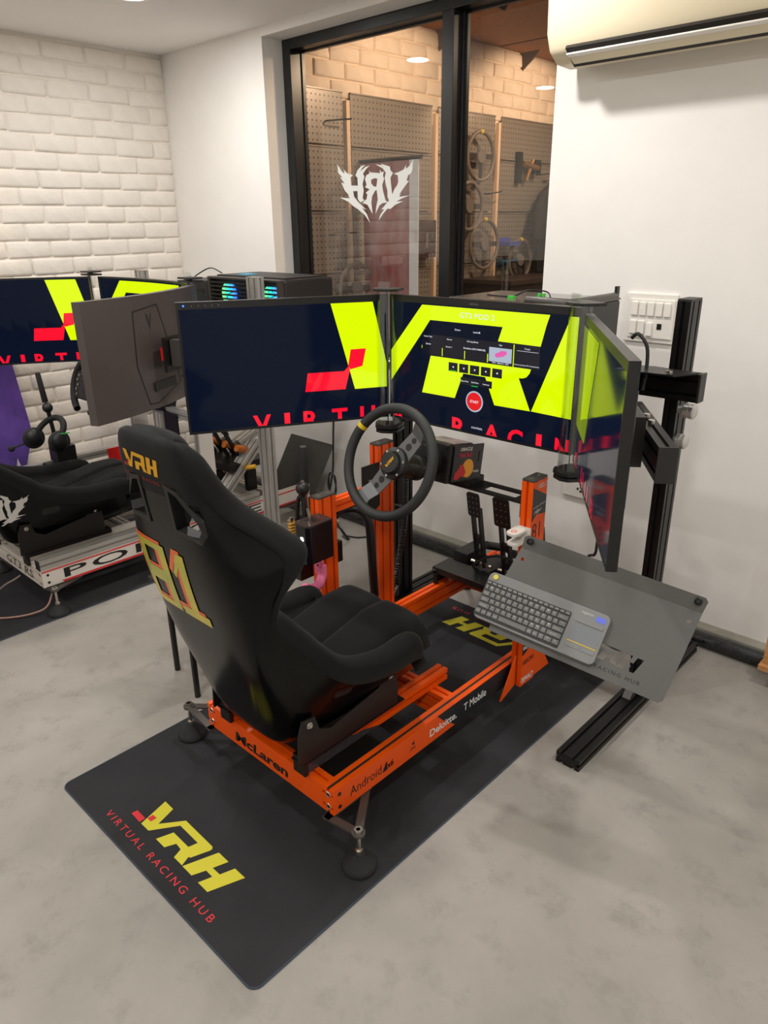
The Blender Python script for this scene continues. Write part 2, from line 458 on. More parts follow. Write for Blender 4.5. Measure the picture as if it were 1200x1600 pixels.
# brick wall, each brick its own piece
wl = tag(MB().box((WX - .12, -3.7, 0), (WX - .006, WY, CEIL)).build('wall_left', mortar_m), 'white painted rough brick wall', kind='structure')
def brick_mesh(name, L, H, D, seed, m):
    rnd = random.Random(seed); bm = bmesh.new(); nu, nv = 4, 4; us = (-.5, -.45, .45, .5); ws = (-.5, -.36, .36, .5)
    ff = {}
    for i in range(nu):
        for j in range(nv):
            y = us[i] * L; z = ws[j] * H
            ed = (i in (0, nu - 1)) + (j in (0, nv - 1))
            y += rnd.uniform(-.0045, .0045) ; z += rnd.uniform(-.0035, .0035)
            x = D - ed * .0045 - (ed == 2) * .002 + rnd.uniform(-.0022, .0022)
            ff[i, j] = bm.verts.new((x, y, z))
    for i in range(nu - 1):
        for j in range(nv - 1): bm.faces.new((ff[i, j], ff[i + 1, j], ff[i + 1, j + 1], ff[i, j + 1]))
    ring = [(i, 0) for i in range(nu)] + [(nu - 1, j) for j in range(1, nv)] + [(i, nv - 1) for i in range(nu - 2, -1, -1)] + [(0, j) for j in range(nv - 2, 0, -1)]
    back = [bm.verts.new((-.012, ff[k].co.y * 1.03, ff[k].co.z * 1.06)) for k in ring]
    for a in range(len(ring)):
        b2 = (a + 1) % len(ring)
        bm.faces.new((ff[ring[b2]], ff[ring[a]], back[a], back[b2]))
    me = bpy.data.meshes.new(name); bm.to_mesh(me); bm.free()
    me.polygons.foreach_set('use_smooth', [True] * len(me.polygons))
    me.set_sharp_from_angle(angle=math.radians(75))
    me.materials.append(m); return me
BP, BL = .0925, .247
full = [brick_mesh('brick', BL - .010, BP - .009, .004, 10 + i, brick_m) for i in range(7)]
half = [brick_mesh('brick', BL / 2 - .010, BP - .009, .004, 30 + i, brick_m) for i in range(3)]
def piece(name, me, parent, loc):
    o = bpy.data.objects.new(name, me); COL.objects.link(o); o.parent = parent; o.location = loc; return o
nb = 0
for r in range(27):
    z = 2.551 - .022 - BP * (r + .5)
    y = WY - .004 - (BL / 2 if r % 2 else 0)
    if z - BP / 2 < 0.0: continue
    if r % 2: piece('brick', half[r % 3], wl, (WX, WY - .004 - BL / 4, z))
    while y - BL > -.72:
        nb += 1
        piece('brick', full[(nb * 5 + r) % 7], wl, (WX + random.uniform(-.002, .003), y - BL / 2, z)); y -= BL

# ------------------------------------------------------------------ the interior window
win = tag(MB().box((HX0, 1.985, HZ0), (HX0 + .066, 2.085, HZ1)).box((HX1 - .066, 1.985, HZ0), (HX1, 2.085, HZ1))
          .box((HX0 + .066, 1.985, HZ1 - .05), (HX1 - .066, 2.085, HZ1)).box((HX0 + .066, 1.985, HZ0), (HX1 - .066, 2.085, HZ0 + .06))
          .build('window_1', frame_m, bevel=.003), 'black framed two pane window to the workshop room', kind='structure')
MB().box((-1.012, 1.985, HZ0 + .06), (-.946, 2.085, HZ1 - .05)).box((-.946, 2.045, HZ0 + .06), (-.934, 2.085, HZ1 - .05)).build('mullion', frame_m, win, bevel=.002)
for x0, x1 in ((HX0 + .066, -1.012), (-.934, HX1 - .066)):
    MB().box((x0, 2.082, HZ0 + .06), (x1, 2.086, HZ1 - .05)).build('pane', pane_m, win)
    MB().box((x0, 2.060, HZ0 + .06), (x0 + .008, 2.081, HZ1 - .05)).box((x0 + .008, 2.060, HZ1 - .058), (x1, 2.081, HZ1 - .05)).build('glazing_bead', frame_m, win)
EMBLEM = {
'HL': [(-1.815, 1.888), (-1.788, 1.855), (-1.761, 1.836), (-1.768, 1.86), (-1.742, 1.839), (-1.695, 1.826), (-1.716, 1.818), (-1.711, 1.776), (-1.698, 1.75), (-1.69, 1.719), (-1.657, 1.69), (-1.6, 1.653), (-1.63, 1.661), (-1.595, 1.629), (-1.573, 1.586), (-1.61, 1.625), (-1.665, 1.657), (-1.689, 1.667), (-1.738, 1.696), (-1.804, 1.719), (-1.725, 1.712), (-1.737, 1.733), (-1.764, 1.754), (-1.788, 1.795), (-1.763, 1.788), (-1.799, 1.824), (-1.774, 1.816), (-1.811, 1.844)],
'HR': [(-1.662, 1.813), (-1.677, 1.824), (-1.661, 1.849), (-1.633, 1.867), (-1.597, 1.872), (-1.627, 1.858), (-1.637, 1.843), (-1.603, 1.861), (-1.567, 1.868), (-1.597, 1.851), (-1.619, 1.831), (-1.609, 1.815), (-1.624, 1.78), (-1.616, 1.749), (-1.626, 1.709), (-1.611, 1.699), (-1.645, 1.69), (-1.662, 1.706), (-1.664, 1.746), (-1.66, 1.774)],
'HX': [(-1.713, 1.776), (-1.659, 1.774), (-1.66, 1.747), (-1.702, 1.748)],
'RB': [(-1.574, 1.844), (-1.565, 1.834), (-1.533, 1.831), (-1.492, 1.827), (-1.498, 1.844), (-1.481, 1.83), (-1.466, 1.835), (-1.472, 1.816), (-1.51, 1.801), (-1.534, 1.805), (-1.56, 1.798), (-1.558, 1.78), (-1.54, 1.765), (-1.511, 1.762), (-1.523, 1.745), (-1.567, 1.751), (-1.606, 1.764), (-1.594, 1.775), (-1.605, 1.803), (-1.595, 1.822), (-1.571, 1.829)],
'RS': [(-1.513, 1.802), (-1.472, 1.816), (-1.464, 1.797), (-1.479, 1.771), (-1.474, 1.744), (-1.457, 1.697), (-1.44, 1.685), (-1.478, 1.682), (-1.501, 1.671), (-1.53, 1.631), (-1.524, 1.667), (-1.512, 1.702), (-1.522, 1.761)],
'RL': [(-1.57, 1.753), (-1.529, 1.746), (-1.553, 1.719), (-1.56, 1.688), (-1.552, 1.63), (-1.573, 1.656), (-1.59, 1.677), (-1.627, 1.687), (-1.596, 1.705), (-1.589, 1.728), (-1.601, 1.736)],
'V': [(-1.525, 1.87), (-1.48, 1.864), (-1.463, 1.849), (-1.486, 1.872), (-1.452, 1.862), (-1.424, 1.855), (-1.418, 1.836), (-1.401, 1.824), (-1.419, 1.802), (-1.416, 1.776), (-1.408, 1.722), (-1.391, 1.748), (-1.374, 1.763), (-1.365, 1.781), (-1.368, 1.811), (-1.396, 1.82), (-1.362, 1.826), (-1.329, 1.835), (-1.31, 1.857), (-1.313, 1.838), (-1.286, 1.852), (-1.261, 1.881), (-1.27, 1.843), (-1.262, 1.848), (-1.275, 1.818), (-1.297, 1.808), (-1.308, 1.783), (-1.291, 1.782), (-1.324, 1.753), (-1.341, 1.737), (-1.363, 1.717), (-1.346, 1.728), (-1.358, 1.709), (-1.283, 1.715), (-1.341, 1.701), (-1.38, 1.687), (-1.33, 1.688), (-1.386, 1.672), (-1.42, 1.653), (-1.443, 1.654), (-1.478, 1.627), (-1.508, 1.596), (-1.496, 1.623), (-1.466, 1.652), (-1.487, 1.651), (-1.454, 1.677), (-1.431, 1.694), (-1.442, 1.712), (-1.442, 1.743), (-1.453, 1.77), (-1.461, 1.804), (-1.452, 1.827), (-1.475, 1.85)]}
e = MB()
for i, p in enumerate(EMBLEM.values()): e.sheet(p, (0, 2.0805 - i * .00005, 0), (1, 0, 0), (0, 0, 1))
e.build('glass_emblem', mat('white_vinyl', (236, 238, 235), 0.6), win, label='white spiky mirrored VRH emblem on the glass')

# ------------------------------------------------------------------ workshop room behind the glass
BX = -2.13
warm_brick = mat('workshop_brick', (232, 214, 196), 0.85, noise=0.1, nscale=10, bump=0.6, bscale=40)
osb = mat('strand_board', (176, 116, 66), 0.75, noise=0.45, nscale=26, stretch=(1, 3, 1))
tag(MB().box((-2.4, 2.09, -.1), (2.2, 6.6, 0)).build('floor_workshop', conc), 'cement floor of the workshop', kind='structure')
wf = tag(MB().box((BX - .12, 2.09, 0), (BX - .012, 6.5, 2.74)).build('wall_workshop_left', mat('workshop_mortar', (222, 204, 186), .9, noise=.1, nscale=15)), 'block wall of the workshop with tool panels', kind='structure')
tag(MB().box((BX, 6.4, 0), (2.1, 6.5, 2.74)).build('wall_workshop_back', warm_brick), 'far wall of the workshop', kind='structure')
tag(MB().box((2.0, 2.09, 0), (2.1, 6.4, 2.74)).build('wall_workshop_right', plaster), 'right wall of the workshop', kind='structure')
ceil_w = tag(MB().box((-2.4, 2.09, 2.74), (2.2, 6.6, 2.8)).build('ceiling_workshop', osb), 'orange brown strand board ceiling of the workshop', kind='structure')
for k, y in enumerate((2.32, 3.3, 4.28, 5.26)):
    MB().add([(BX, y, 2.74), (BX + .16, y, 2.74), (BX, y + .02, 2.62), (BX, y + .2, 2.74)], [[0, 2, 1], [1, 2, 3], [0, 3, 2], [0, 1, 3]]).build('gusset', mat('gusset_grey', (96, 80, 74), .8), ceil_w)
MB().box((-2.1, 3.98, 2.735), (2.0, 3.986, 2.741)).build('joint_strip', mat('joint_dark', (92, 60, 36), .8), ceil_w)
wfull = [brick_mesh('brick', .235, BP - .011, .004, 50 + i, warm_brick) for i in range(5)]
nb = 0
for r in range(6):
    z = 2.735 - BP * (r + .5); y = 2.10 + (.123 if r % 2 else 0)
    while y + .24 < 6.4:
        nb += 1; piece('brick', wfull[(nb * 3 + r) % 5], wf, (BX, y + .12, z)); y += .247

def peg_material():
    m = bpy.data.materials.new('pegboard_grey'); m.use_nodes = True
    nt = m.node_tree; b = nt.nodes['Principled BSDF']; b.inputs['Roughness'].default_value = .38; b.inputs['Metallic'].default_value = .35
    tc = nt.nodes.new('ShaderNodeTexCoord'); mp = nt.nodes.new('ShaderNodeMapping'); mp.inputs['Scale'].default_value = (30, 30, 30)
    fr = nt.nodes.new('ShaderNodeVectorMath'); fr.operation = 'FRACTION'
    sb = nt.nodes.new('ShaderNodeVectorMath'); sb.operation = 'SUBTRACT'; sb.inputs[1].default_value = (.5, .5, .5)
    ml = nt.nodes.new('ShaderNodeVectorMath'); ml.operation = 'MULTIPLY'; ml.inputs[1].default_value = (0, 1, 1)
    ln = nt.nodes.new('ShaderNodeVectorMath'); ln.operation = 'LENGTH'
    lt = nt.nodes.new('ShaderNodeMath'); lt.operation = 'LESS_THAN'; lt.inputs[1].default_value = .17
    mx = nt.nodes.new('ShaderNodeMix'); mx.data_type = 'RGBA'
    mx.inputs[6].default_value = (*lin((150, 141, 132)), 1); mx.inputs[7].default_value = (*lin((84, 76, 70)), 1)
    L = nt.links.new
    L(tc.outputs['Object'], mp.inputs[0]); L(mp.outputs[0], fr.inputs[0]); L(fr.outputs[0], sb.inputs[0]); L(sb.outputs[0], ml.inputs[0])
    L(ml.outputs[0], ln.inputs[0]); L(ln.outputs['Value'], lt.inputs[0]); L(lt.outputs[0], mx.inputs[0]); L(mx.outputs[2], b.inputs['Base Color'])
    return m
peg = peg_material()
PCOL = [(2.10, 2.42, 'beside the window frame'), (2.485, 3.245, 'wide, left of the mullion'), (3.315, 3.965, 'behind the mullion'), (4.05, 4.80, 'beside the hanging racing suit')]
for (y0, y1, where) in PCOL:
    for z1, z0, wh in ((2.305, 2.02, 'topmost row'), (2.01, 1.66, 'second row'), (1.65, 1.30, 'third row'), (1.29, .94, 'lowest row in view')):
        t = thing('pegboard_panel', 'grey perforated pegboard panel %s, %s' % (where, wh), 'pegboard', (BX + .01, (y0 + y1) / 2, z0), group='pegboard panels of the workshop')
        MB().box((BX + .004, y0, z0), (BX + .016, y1, z1)).build('board', peg, t)
        MB().box((BX + .016, y0, z1 - .008), (BX + .022, y1, z1)).box((BX + .016, y0, z0), (BX + .022, y1, z0 + .006)).build('lip', mat('peg_edge', (150, 140, 130), .4, metal=.4), t)
wood_b = mat('pale_batten', (226, 196, 166), .6)
for k, y in enumerate((2.452, 3.28, 4.008)):
    tag(MB().box((BX, y - .014, .2), (BX + .03, y + .014, 2.26)).build('batten', wood_b), ('pale vertical batten beside the narrow pegboard', 'pale vertical batten just left of the mullion', 'pale vertical batten between the steering wheels')[k], 'batten', 'battens between the pegboards')

def wall_wheel(name, label, y, z, r, spoke, marker=True, flat=False, x=BX + .09):
    t = thing(name, label, 'steering wheel', (x, y, z), group='steering wheels on the workshop wall')
    rim_m = mat('worn_leather', (118, 106, 98), .55, noise=.2, nscale=20)
    a0 = .0
    MB().torus((x, y, z), (0, 1, 0), (0, 0, 1), r - .014, .014, 36, 8).build('rim', rim_m, t, smooth=True)
    sp_ = MB()
    for a in spoke:
        d = V((0, math.cos(a), math.sin(a))); sp_.obox(V((x, y, z)) + d * (r * .5), d, V((1, 0, 0)), d.cross(V((1, 0, 0))), r * .9, .006, .035)
    sp_.build('spoke', mat('spoke_grey', (70, 64, 60), .4, metal=.4), t)
    MB().cyl((x - .012, y, z), (x + .012, y, z), .045, 18).build('hub', mat('hub_grey', (112, 104, 98), .45), t, smooth=True)
    if marker: MB().torus((x, y, z), (0, 1, 0), (0, 0, 1), r - .014, .0155, 4, 8, math.pi / 2 - .1, math.pi / 2 + .1).build('centre_marker', yel_pl, t)
    MB().cyl((BX + .01, y, z), (x - .012, y, z), .012, 8).build('peg', blk, t)
    return t
TS = [math.radians(a) for a in (180, 0, 270)]
wall_wheel('wall_steering_wheel', 'round steering wheel with yellow marker, topmost on the workshop wall', 3.70, 2.02, .17, TS)
wall_wheel('wall_steering_wheel', 'dark steering wheel half hidden behind the mullion', 3.58, 1.69, .17, TS, marker=False)
wall_wheel('wall_steering_wheel', 'three spoke steering wheel with yellow marker, lowest beside the batten', 3.78, 1.43, .185, TS)
wall_wheel('wall_steering_wheel', 'dark steering wheel below the racing suit sleeve', 4.27, 1.30, .165, TS)
wall_wheel('wall_steering_wheel', 'dark steering wheel behind the banner base at lower left', 2.43, 1.20, .16, TS, marker=False)
t = thing('wall_pedal_set', 'small metal pedal unit hung on the pegboard', 'pedals', (BX + .03, 4.36, 1.92))
MB().box((BX + .02, 4.24, 1.86), (BX + .05, 4.30, 2.08)).build('back_plate', blk_steel, t)
MB().cyl((BX + .05, 4.30, 2.0), (BX + .09, 4.46, 1.97), .022, 10).cyl((BX + .05, 4.36, 1.88), (BX + .08, 4.40, 2.03), .016, 10).build('linkage', mat('brass', (170, 132, 84), .35, metal=.8), t)
MB().box((BX + .05, 4.44, 1.93), (BX + .09, 4.50, 2.03)).build('clamp', blk, t)
t = thing('racing_suit', 'dark racing suit hanging at the right edge of the window', 'suit', (BX + .12, 4.66, 1.20))
suit = []
for z, hy, hx in ((1.20, .19, .05), (1.30, .20, .06), (1.5, .23, .07), (1.66, .24, .075), (1.78, .20, .07), (1.84, .10, .05), (1.87, .05, .03)):
    for j in range(14):
        a = 2 * math.pi * j / 14; suit.append(V((BX + .12 + hx * math.cos(a), 4.66 + hy * math.sin(a) + .01 * math.sin(5 * a + z * 9), z)))
MB().grid(suit, 7, 14, True).build('body', mat('suit_cloth', (26, 22, 22), .85, noise=.3, nscale=9), t, smooth=True)
MB().tube([(BX + .14, 4.48, 1.74), (BX + .17, 4.40, 1.60), (BX + .17, 4.37, 1.45)], .055, 10, 5).build('sleeve', MATS['suit_cloth'], t, smooth=True)
MB().box((BX + .185, 4.60, 1.40), (BX + .195, 4.66, 1.54)).build('patch', mat('suit_red', (150, 28, 24), .7), t)
MB().cyl((BX + .01, 4.66, 1.9), (BX + .15, 4.66, 1.9), .008, 8).tube([(BX + .12, 4.66, 1.9), (BX + .12, 4.66, 1.86)], .004, 6).build('hanger_peg', steel, t)
t = thing('work_bench', 'dark workbench cabinet below the hanging wheels', 'bench', (BX + .25, 4.2, 0))
MB().box((BX + .035, 3.62, 0), (BX + .45, 4.95, 1.16)).build('body', mat('bench_dark', (46, 38, 36), .5), t)
MB().box((BX + .035, 3.60, 1.16), (BX + .47, 4.97, 1.19)).build('top', mat('bench_top', (58, 48, 44), .45), t)
t = thing('blue_tool', 'blue plastic tool tray on the batten', 'tool tray', (BX + .05, 4.12, 1.40))
MB().box((BX + .03, 4.05, 1.41), (BX + .14, 4.19, 1.44)).build('tray', mat('blue_plastic', (70, 84, 170), .4), t)
MB().box((BX + .03, 4.05, 1.44), (BX + .04, 4.19, 1.47)).build('back_lip', MATS['blue_plastic'], t)
t = thing('teal_tool', 'teal blue plastic bracket under the blue tray', 'bracket', (BX + .05, 4.12, 1.28))
MB().box((BX + .016, 4.03, 1.29), (BX + .10, 4.22, 1.31)).build('arm', mat('teal_plastic', (40, 84, 110), .4), t)
MB().box((BX + .016, 4.03, 1.25), (BX + .03, 4.22, 1.29)).build('base', MATS['teal_plastic'], t)
t = thing('wall_box', 'brown black box on the pegboard left of the mullion', 'box', (BX + .05, 3.1, 1.36))
MB().box((BX + .016, 3.0, 1.36), (BX + .10, 3.2, 1.60)).build('body', mat('box_brown', (62, 44, 42), .5), t)
MB().box((BX + .10, 3.09, 1.42), (BX + .104, 3.11, 1.52)).build('handle', steel, t)
t = thing('rollup_banner', 'tall pale roll-up banner with reddish print behind the glass', 'banner', (-1.86, 2.55, 0))
bn = mat('banner_print', (172, 140, 140), .6, noise=.6, nscale=2.6, dark=(150, 52, 46), stretch=(2.5, 1, 1))
MB().box((-2.08, 2.546, .1), (-1.70, 2.552, 1.93)).build('print', bn, t)
MB().box((-1.70, 2.546, .1), (-1.63, 2.552, 1.93)).build('white_margin', mat('banner_white', (226, 222, 224), .6), t)
MB().cyl((-2.10, 2.549, 1.935), (-1.61, 2.549, 1.935), .012, 10).build('top_rail', blk, t)
MB().box((-2.10, 2.47, 0), (-1.60, 2.63, .1)).build('base', silver, t)
for i, (y, z, l, lb) in enumerate(((2.28, 2.14, .14, 'thin tool hook on the narrow pegboard'), (2.28, 1.52, .16, 'thin wire hook low on the narrow pegboard'), (3.86, 1.78, .12, 'thin wire hook beside the hidden wheel'), (4.55, 1.93, .14, 'thin wire hook beside the pedal unit'))):
    tag(MB().tube([(BX + .016, y, z), (BX + .06, y + .01, z), (BX + .09, y + l, z + .015)], .005, 6, 3).build('wire_hook', blk), lb, 'hook', 'hooks on the pegboards')
for k, y in enumerate((2.75, 4.25)):
    t = thing('workshop_spotlight', ('warm spotlight over the wide pegboard', 'warm spotlight over the pegboard of the racing suit')[k], 'spotlight', (-1.2, y, 2.72))
    MB().cyl((-1.2, y, 2.74), (-1.2, y, 2.70), .03, 14).cyl((-1.2, y, 2.70), (-1.25, y, 2.63), .035, 14).build('housing', blk, t)
    ld = bpy.data.lights.new('spot_beam', 'SPOT'); ld.energy = 40; ld.color = (1, .70, .46); ld.spot_size = math.radians(125); ld.spot_blend = .35; ld.shadow_soft_size = .03
    lo = bpy.data.objects.new('spot_beam', ld); COL.objects.link(lo); lo.parent = t
    lo.location = V((-1.30, y, 2.56)) - V((-1.2, y, 2.72))
    lo.rotation_mode = 'QUATERNION'; lo.rotation_quaternion = (V((BX, y + .1, 1.75)) - V((-1.30, y, 2.56))).to_track_quat('-Z', 'Y')
t = thing('workshop_ceiling_lamp', 'round warm ceiling lamp of the workshop', 'ceiling lamp', (-.2, 3.6, 2.74))
MB().cyl((-.2, 3.6, 2.74), (-.2, 3.6, 2.715), .12, 24).build('housing', white_p, t)
ld = bpy.data.lights.new('lamp_glow', 'AREA'); ld.shape = 'DISK'; ld.size = .2; ld.energy = 30; ld.color = (1, .76, .55)
lo = bpy.data.objects.new('lamp_glow', ld); COL.objects.link(lo); lo.parent = t; lo.location = (0, 0, -.03)

# ------------------------------------------------------------------ ceiling downlights
GLOW = mat('lamp_diffuser', (255, 250, 242), .5, emit=9.0)
TRIM = mat('lamp_trim', (240, 238, 232), .5)
SPOTS = [(-2.09, 1.10, 'recessed round ceiling light nearest the brick corner'), (-2.09, -.40, 'recessed ceiling light along the brick wall, second from the window'), (-.30, 1.10, 'recessed ceiling light in front of the air conditioner'),
         (-.30, -.40, 'recessed ceiling light above the orange rig'), (1.5, 1.10, 'recessed ceiling light by the right end of the white wall'), (1.5, -.40, 'recessed ceiling light above the viewer'),
         (-.30, -1.9, 'recessed ceiling light behind the viewer in the middle'), (-2.09, -1.9, 'recessed ceiling light behind the viewer at left'), (1.5, -1.9, 'recessed ceiling light behind the viewer at right')]
for x, y, lb in SPOTS:
    t = thing('downlight', lb, 'ceiling light', (x, y, CEIL), group='recessed ceiling lights')
    MB().lathe([(.062, -.002), (.085, -.006), (.088, 0)], (x, y, CEIL), (0, 0, 1), 32).build('trim_ring', TRIM, t, smooth=True)
    MB().cyl((x, y, CEIL - .0005), (x, y, CEIL - .003), .066, 32).build('diffuser', GLOW, t)
    ld = bpy.data.lights.new('downlight_beam', 'AREA'); ld.shape = 'DISK'; ld.size = .13; ld.energy = LAMP_W; ld.color = (1, .968, .93)
    lo = bpy.data.objects.new('downlight_beam', ld); COL.objects.link(lo); lo.parent = t; lo.location = (0, 0, -.006)

# ------------------------------------------------------------------ wall fittings
t = thing('air_conditioner', 'cream split air conditioner unit high on the white wall', 'air conditioner', (.25, WY, 2.10))
sec = [(0, .03), (.06, .0), (.15, .005), (.20, .035), (.225, .09), (.23, .20), (.21, .28), (.16, .30), (0, .30)]
X0, X1 = -.245, .86
MB().prism([(a, b) for a, b in sec], (X0, WY, 2.105), (0, -1, 0), (0, 0, 1), (X1 - X0, 0, 0)).build('casing', ac_m, t, smooth=True, bevel=.012, seg=3)
MB().obox(((X0 + X1) / 2 + .02, WY - .185, 2.123), (1, 0, 0), (0, -.82, .57), (0, .57, .82), X1 - X0 - .12, .085, .012).build('outlet_recess', ac_dk, t)
MB().obox(((X0 + X1) / 2 + .02, WY - .212, 2.122), (1, 0, 0), (0, -.95, .31), (0, .31, .95), X1 - X0 - .13, .020, .005).build('flap', mat('flap_white', (240, 236, 228), .4), t)
MB().obox(((X0 + X1) / 2 + .02, WY - .178, 2.1105), (1, 0, 0), (0, -.90, .43), (0, .43, .90), X1 - X0 - .13, .050, .005).build('flap', ac_m, t)

t = thing('switch_board', 'white wall switch panel with two rows of switches and a socket', 'switch panel', (.155, WY, 1.14))
MB().box((.060, WY - .012, 1.137), (.262, WY, 1.322)).build('plate', sw_m, t, bevel=.004)
MB().box((.078, WY - .018, 1.155), (.256, WY - .012, 1.300)).build('inner_plate', sw_m, t, bevel=.002)
for k in range(5):
    MB().box((.088 + k * .0325, WY - .025, 1.238), (.114 + k * .0325, WY - .018, 1.290)).build('switch', sw_m, t, bevel=.003)
for k in range(2):
    MB().box((.088 + k * .0325, WY - .025, 1.168), (.114 + k * .0325, WY - .018, 1.220)).build('switch', sw_m, t, bevel=.003)
MB().box((.156, WY - .028, 1.164), (.178, WY - .018, 1.214)).build('plug', mat('plug_white', (245, 242, 236), .35), t, bevel=.002)
MB().box((.196, WY - .0195, 1.190), (.214, WY - .018, 1.212)).build('socket_hole', blk, t)
t = thing('wall_socket', 'small white wall socket low on the wall behind the right monitor', 'socket', (-.07, WY, .43))
MB().box((-.15, WY - .012, .432), (-.02, WY, .520)).build('plate', sw_m, t, bevel=.004)
build_each(MB().cyl((-.06, WY - .0125, .485), (-.06, WY - .014, .485), .005, 10).cyl((-.06, WY - .0125, .465), (-.06, WY - .014, .465), .005, 10).cyl((-.075, WY - .0125, .475), (-.075, WY - .014, .475), .005, 10), 'socket_hole', blk, t)
cp_m = mat('tarred_pipe', (42, 44, 44), .24, noise=.5, nscale=40, bump=.9, bscale=70, dark=(24, 25, 26))
tag(MB().tube([(x, 1.716 + .003 * math.sin(x * 3), .030) for x in [-2.6 + .2 * i for i in range(29)]], .030, 14).build('floor_pipe', cp_m, smooth=True), 'black wrapped pipe lying along the foot of the white wall', 'pipe')
t = thing('wooden_block', 'small wooden corner piece at the right edge by the skirting', 'wood block', (.9, 1.72, 0))
wd = mat('pine', (206, 150, 92), .55, noise=.25, nscale=5, stretch=(1, 1, 12))
MB().box((.832, 1.58, .066), (1.33, 1.67, .085)).build('shelf_board', wd, t)
MB().box((.840, 1.60, .085), (.88, 1.67, .205)).build('upright_board', wd, t)
MB().box((.95, 1.60, 0), (1.3, 1.67, .066)).build('plinth', wd, t)
# ------------------------------------------------------------------ floor mats
def floor_mat(name, label, x0, x1, y0, y1, rot=0.0):
    t = thing(name, label, 'floor mat', ((x0 + x1) / 2, (y0 + y1) / 2, 0))
    poly = rrect(x1 - x0, y1 - y0, .025, 5)
    c = V(((x0 + x1) / 2, (y0 + y1) / 2, 0))
    MB().prism(poly, c + V((0, 0, .0005)), (1, 0, 0), (0, 1, 0), (0, 0, .0035)).build('rubber_sheet', mat_m, t)
    pts = [c + V((p[0], p[1], .0025)) for p in poly]; pts.append(pts[0])
    MB().tube(pts, .0024, 6).build('stitched_edge', mat_edge, t)
    return t
MX0, MX1, MY0, MY1 = -.530, .417, -.372, 1.350
fm = floor_mat('floor_mat', 'black rubber floor mat with yellow VRH logo under the orange rig', MX0, MX1, MY0, MY1)
def put_logo(parent, o, x, y, width, my, mr, f=None, step=.02, offs=.0006):
    nrm = V(x).cross(V(y)).normalized()
    for polys, m, nm, k in ((LOGO_Y, my, 'logo_lettering', 0), (LOGO_R, mr, 'logo_block', 1)):
        for p in polys: MB().sheet(p, V(o) + nrm * offs * (1 + k), V(x).normalized() * width, V(y).normalized() * width).build(nm, m, parent)
put_logo(fm, (-.2684, -.2925, .0041), (1, 0, 0), (0, 1, 0), .4245, yel_print, red_print)
tx = MB(); put_text(tx, 'VIRTUAL RACING HUB', (-.325, -.340, .0047), (1, 0, 0), (0, 1, 0), .525, .021, spacing=1.45); build_each(tx, 'tagline_letter', red_print, fm)
# the same logo again at the far end, to be read from the other side
put_logo(fm, (.1315, 1.255, .0041), (-1, 0, 0), (0, -1, 0), .4245, yel_print, red_print)
tx = MB(); put_text(tx, 'VIRTUAL RACING HUB', (.19, 1.303, .0047), (-1, 0, 0), (0, -1, 0), .525, .021, spacing=1.45); build_each(tx, 'tagline_letter', red_print, fm)
floor_mat('floor_mat', 'dark rubber floor mat under the white rig at left', -2.42, -1.545, -.6, 1.3)

# ------------------------------------------------------------------ rig frames
foot_steel = mat('foot_steel', (84, 78, 74), .42, metal=.3)
def foot(t, x, y, ztop, inner, plate_m, front):
    """adjustable rubber foot on a triangular bracket"""
    f = MB().lathe([(.002, .045), (.014, .045), (.017, .040), (.040, .018), (.046, .012), (.047, .004), (.043, 0.0), (.0, 0.0)], (x, y, .0042), (0, 0, 1), 28).build('rubber_foot', blk_matte, t, smooth=True)
    MB().cyl((x, y, .05), (x, y, ztop + .01), .006, 10).build('threaded_rod', steel, f)
    build_each(MB().cyl((x, y, .05), (x, y, .062), .011, 6).cyl((x, y, ztop), (x, y, ztop + .010), .012, 6), 'nut', steel, f)
    s = 1 if x > inner else -1
    d = front
    poly = [(inner - s * .03, y - .02), (inner - s * .03, y + d * .15)]
    # triangular bracket with a cut-out: three flat bars
    pl = MB()
    a, b, c = V((x, y, ztop)), V((inner - s * .015, y - d * .015, ztop)), V((inner - s * .015, y + d * .13, ztop))
    for p, q in ((a, b), (a, c), (b, c)):
        dd = (q - p).normalized(); pl.obox((p + q) / 2 - V((0, 0, .003)), dd, V((0, 0, 1)).cross(dd), (0, 0, 1), (q - p).length + .02, .022, .006)
    pl.cyl((x, y, ztop - .0065), (x, y, ztop + .0005), .018, 16)
    pl.build('foot_bracket', foot_steel, f)
    return f
RZ0, RZ1 = .125, .205
def make_frame(name, label, dx, dy, pm, capm):
    t = thing(name, label, 'simulator frame', (dx - .02, dy + .5, 0))
    D = V((dx, dy, 0))
    def prof(nm, a, b, wv, wd, ht, m=pm): return MB().profile(V(a) + D, V(b) + D, wv, wd, ht).build(nm, m, t)
    zc = (RZ0 + RZ1) / 2
    t_r = prof('side_rail', (.245, .02, zc), (.245, 1.55, zc), (1, 0, 0), .04, .08)
    t_l = prof('side_rail', (-.286, .02, zc), (-.286, 1.55, zc), (1, 0, 0), .04, .08)
    prof('cross_beam', (-.266, .04, zc), (.225, .04, zc), (0, 1, 0), .04, .08)
    prof('cross_beam', (-.266, .55, zc), (.225, .55, zc), (0, 1, 0), .04, .08)
    prof('cross_beam', (-.266, 1.32, zc), (.225, 1.32, zc), (0, 1, 0), .04, .08)
    for r, xx in ((t_r, .245), (t_l, -.286)):
        for zz in (RZ0 + .02, RZ0 + .06):
            MB().cyl(D + V((xx, .0195, zz)), D + V((xx, .022, zz)), .0055, 10).build('end_hole', black_print, r)
            MB().torus(D + V((xx, .0195, zz)), (1, 0, 0), (0, 0, 1), .0085, .0012, 14, 5).build('end_ring', steel, r)
    for xx in (.145, -.186):
        prof('seat_bar', (xx, .02, .225), (xx, .62, .225), (1, 0, 0), .04, .04)
    return t, t_r, t_l, D
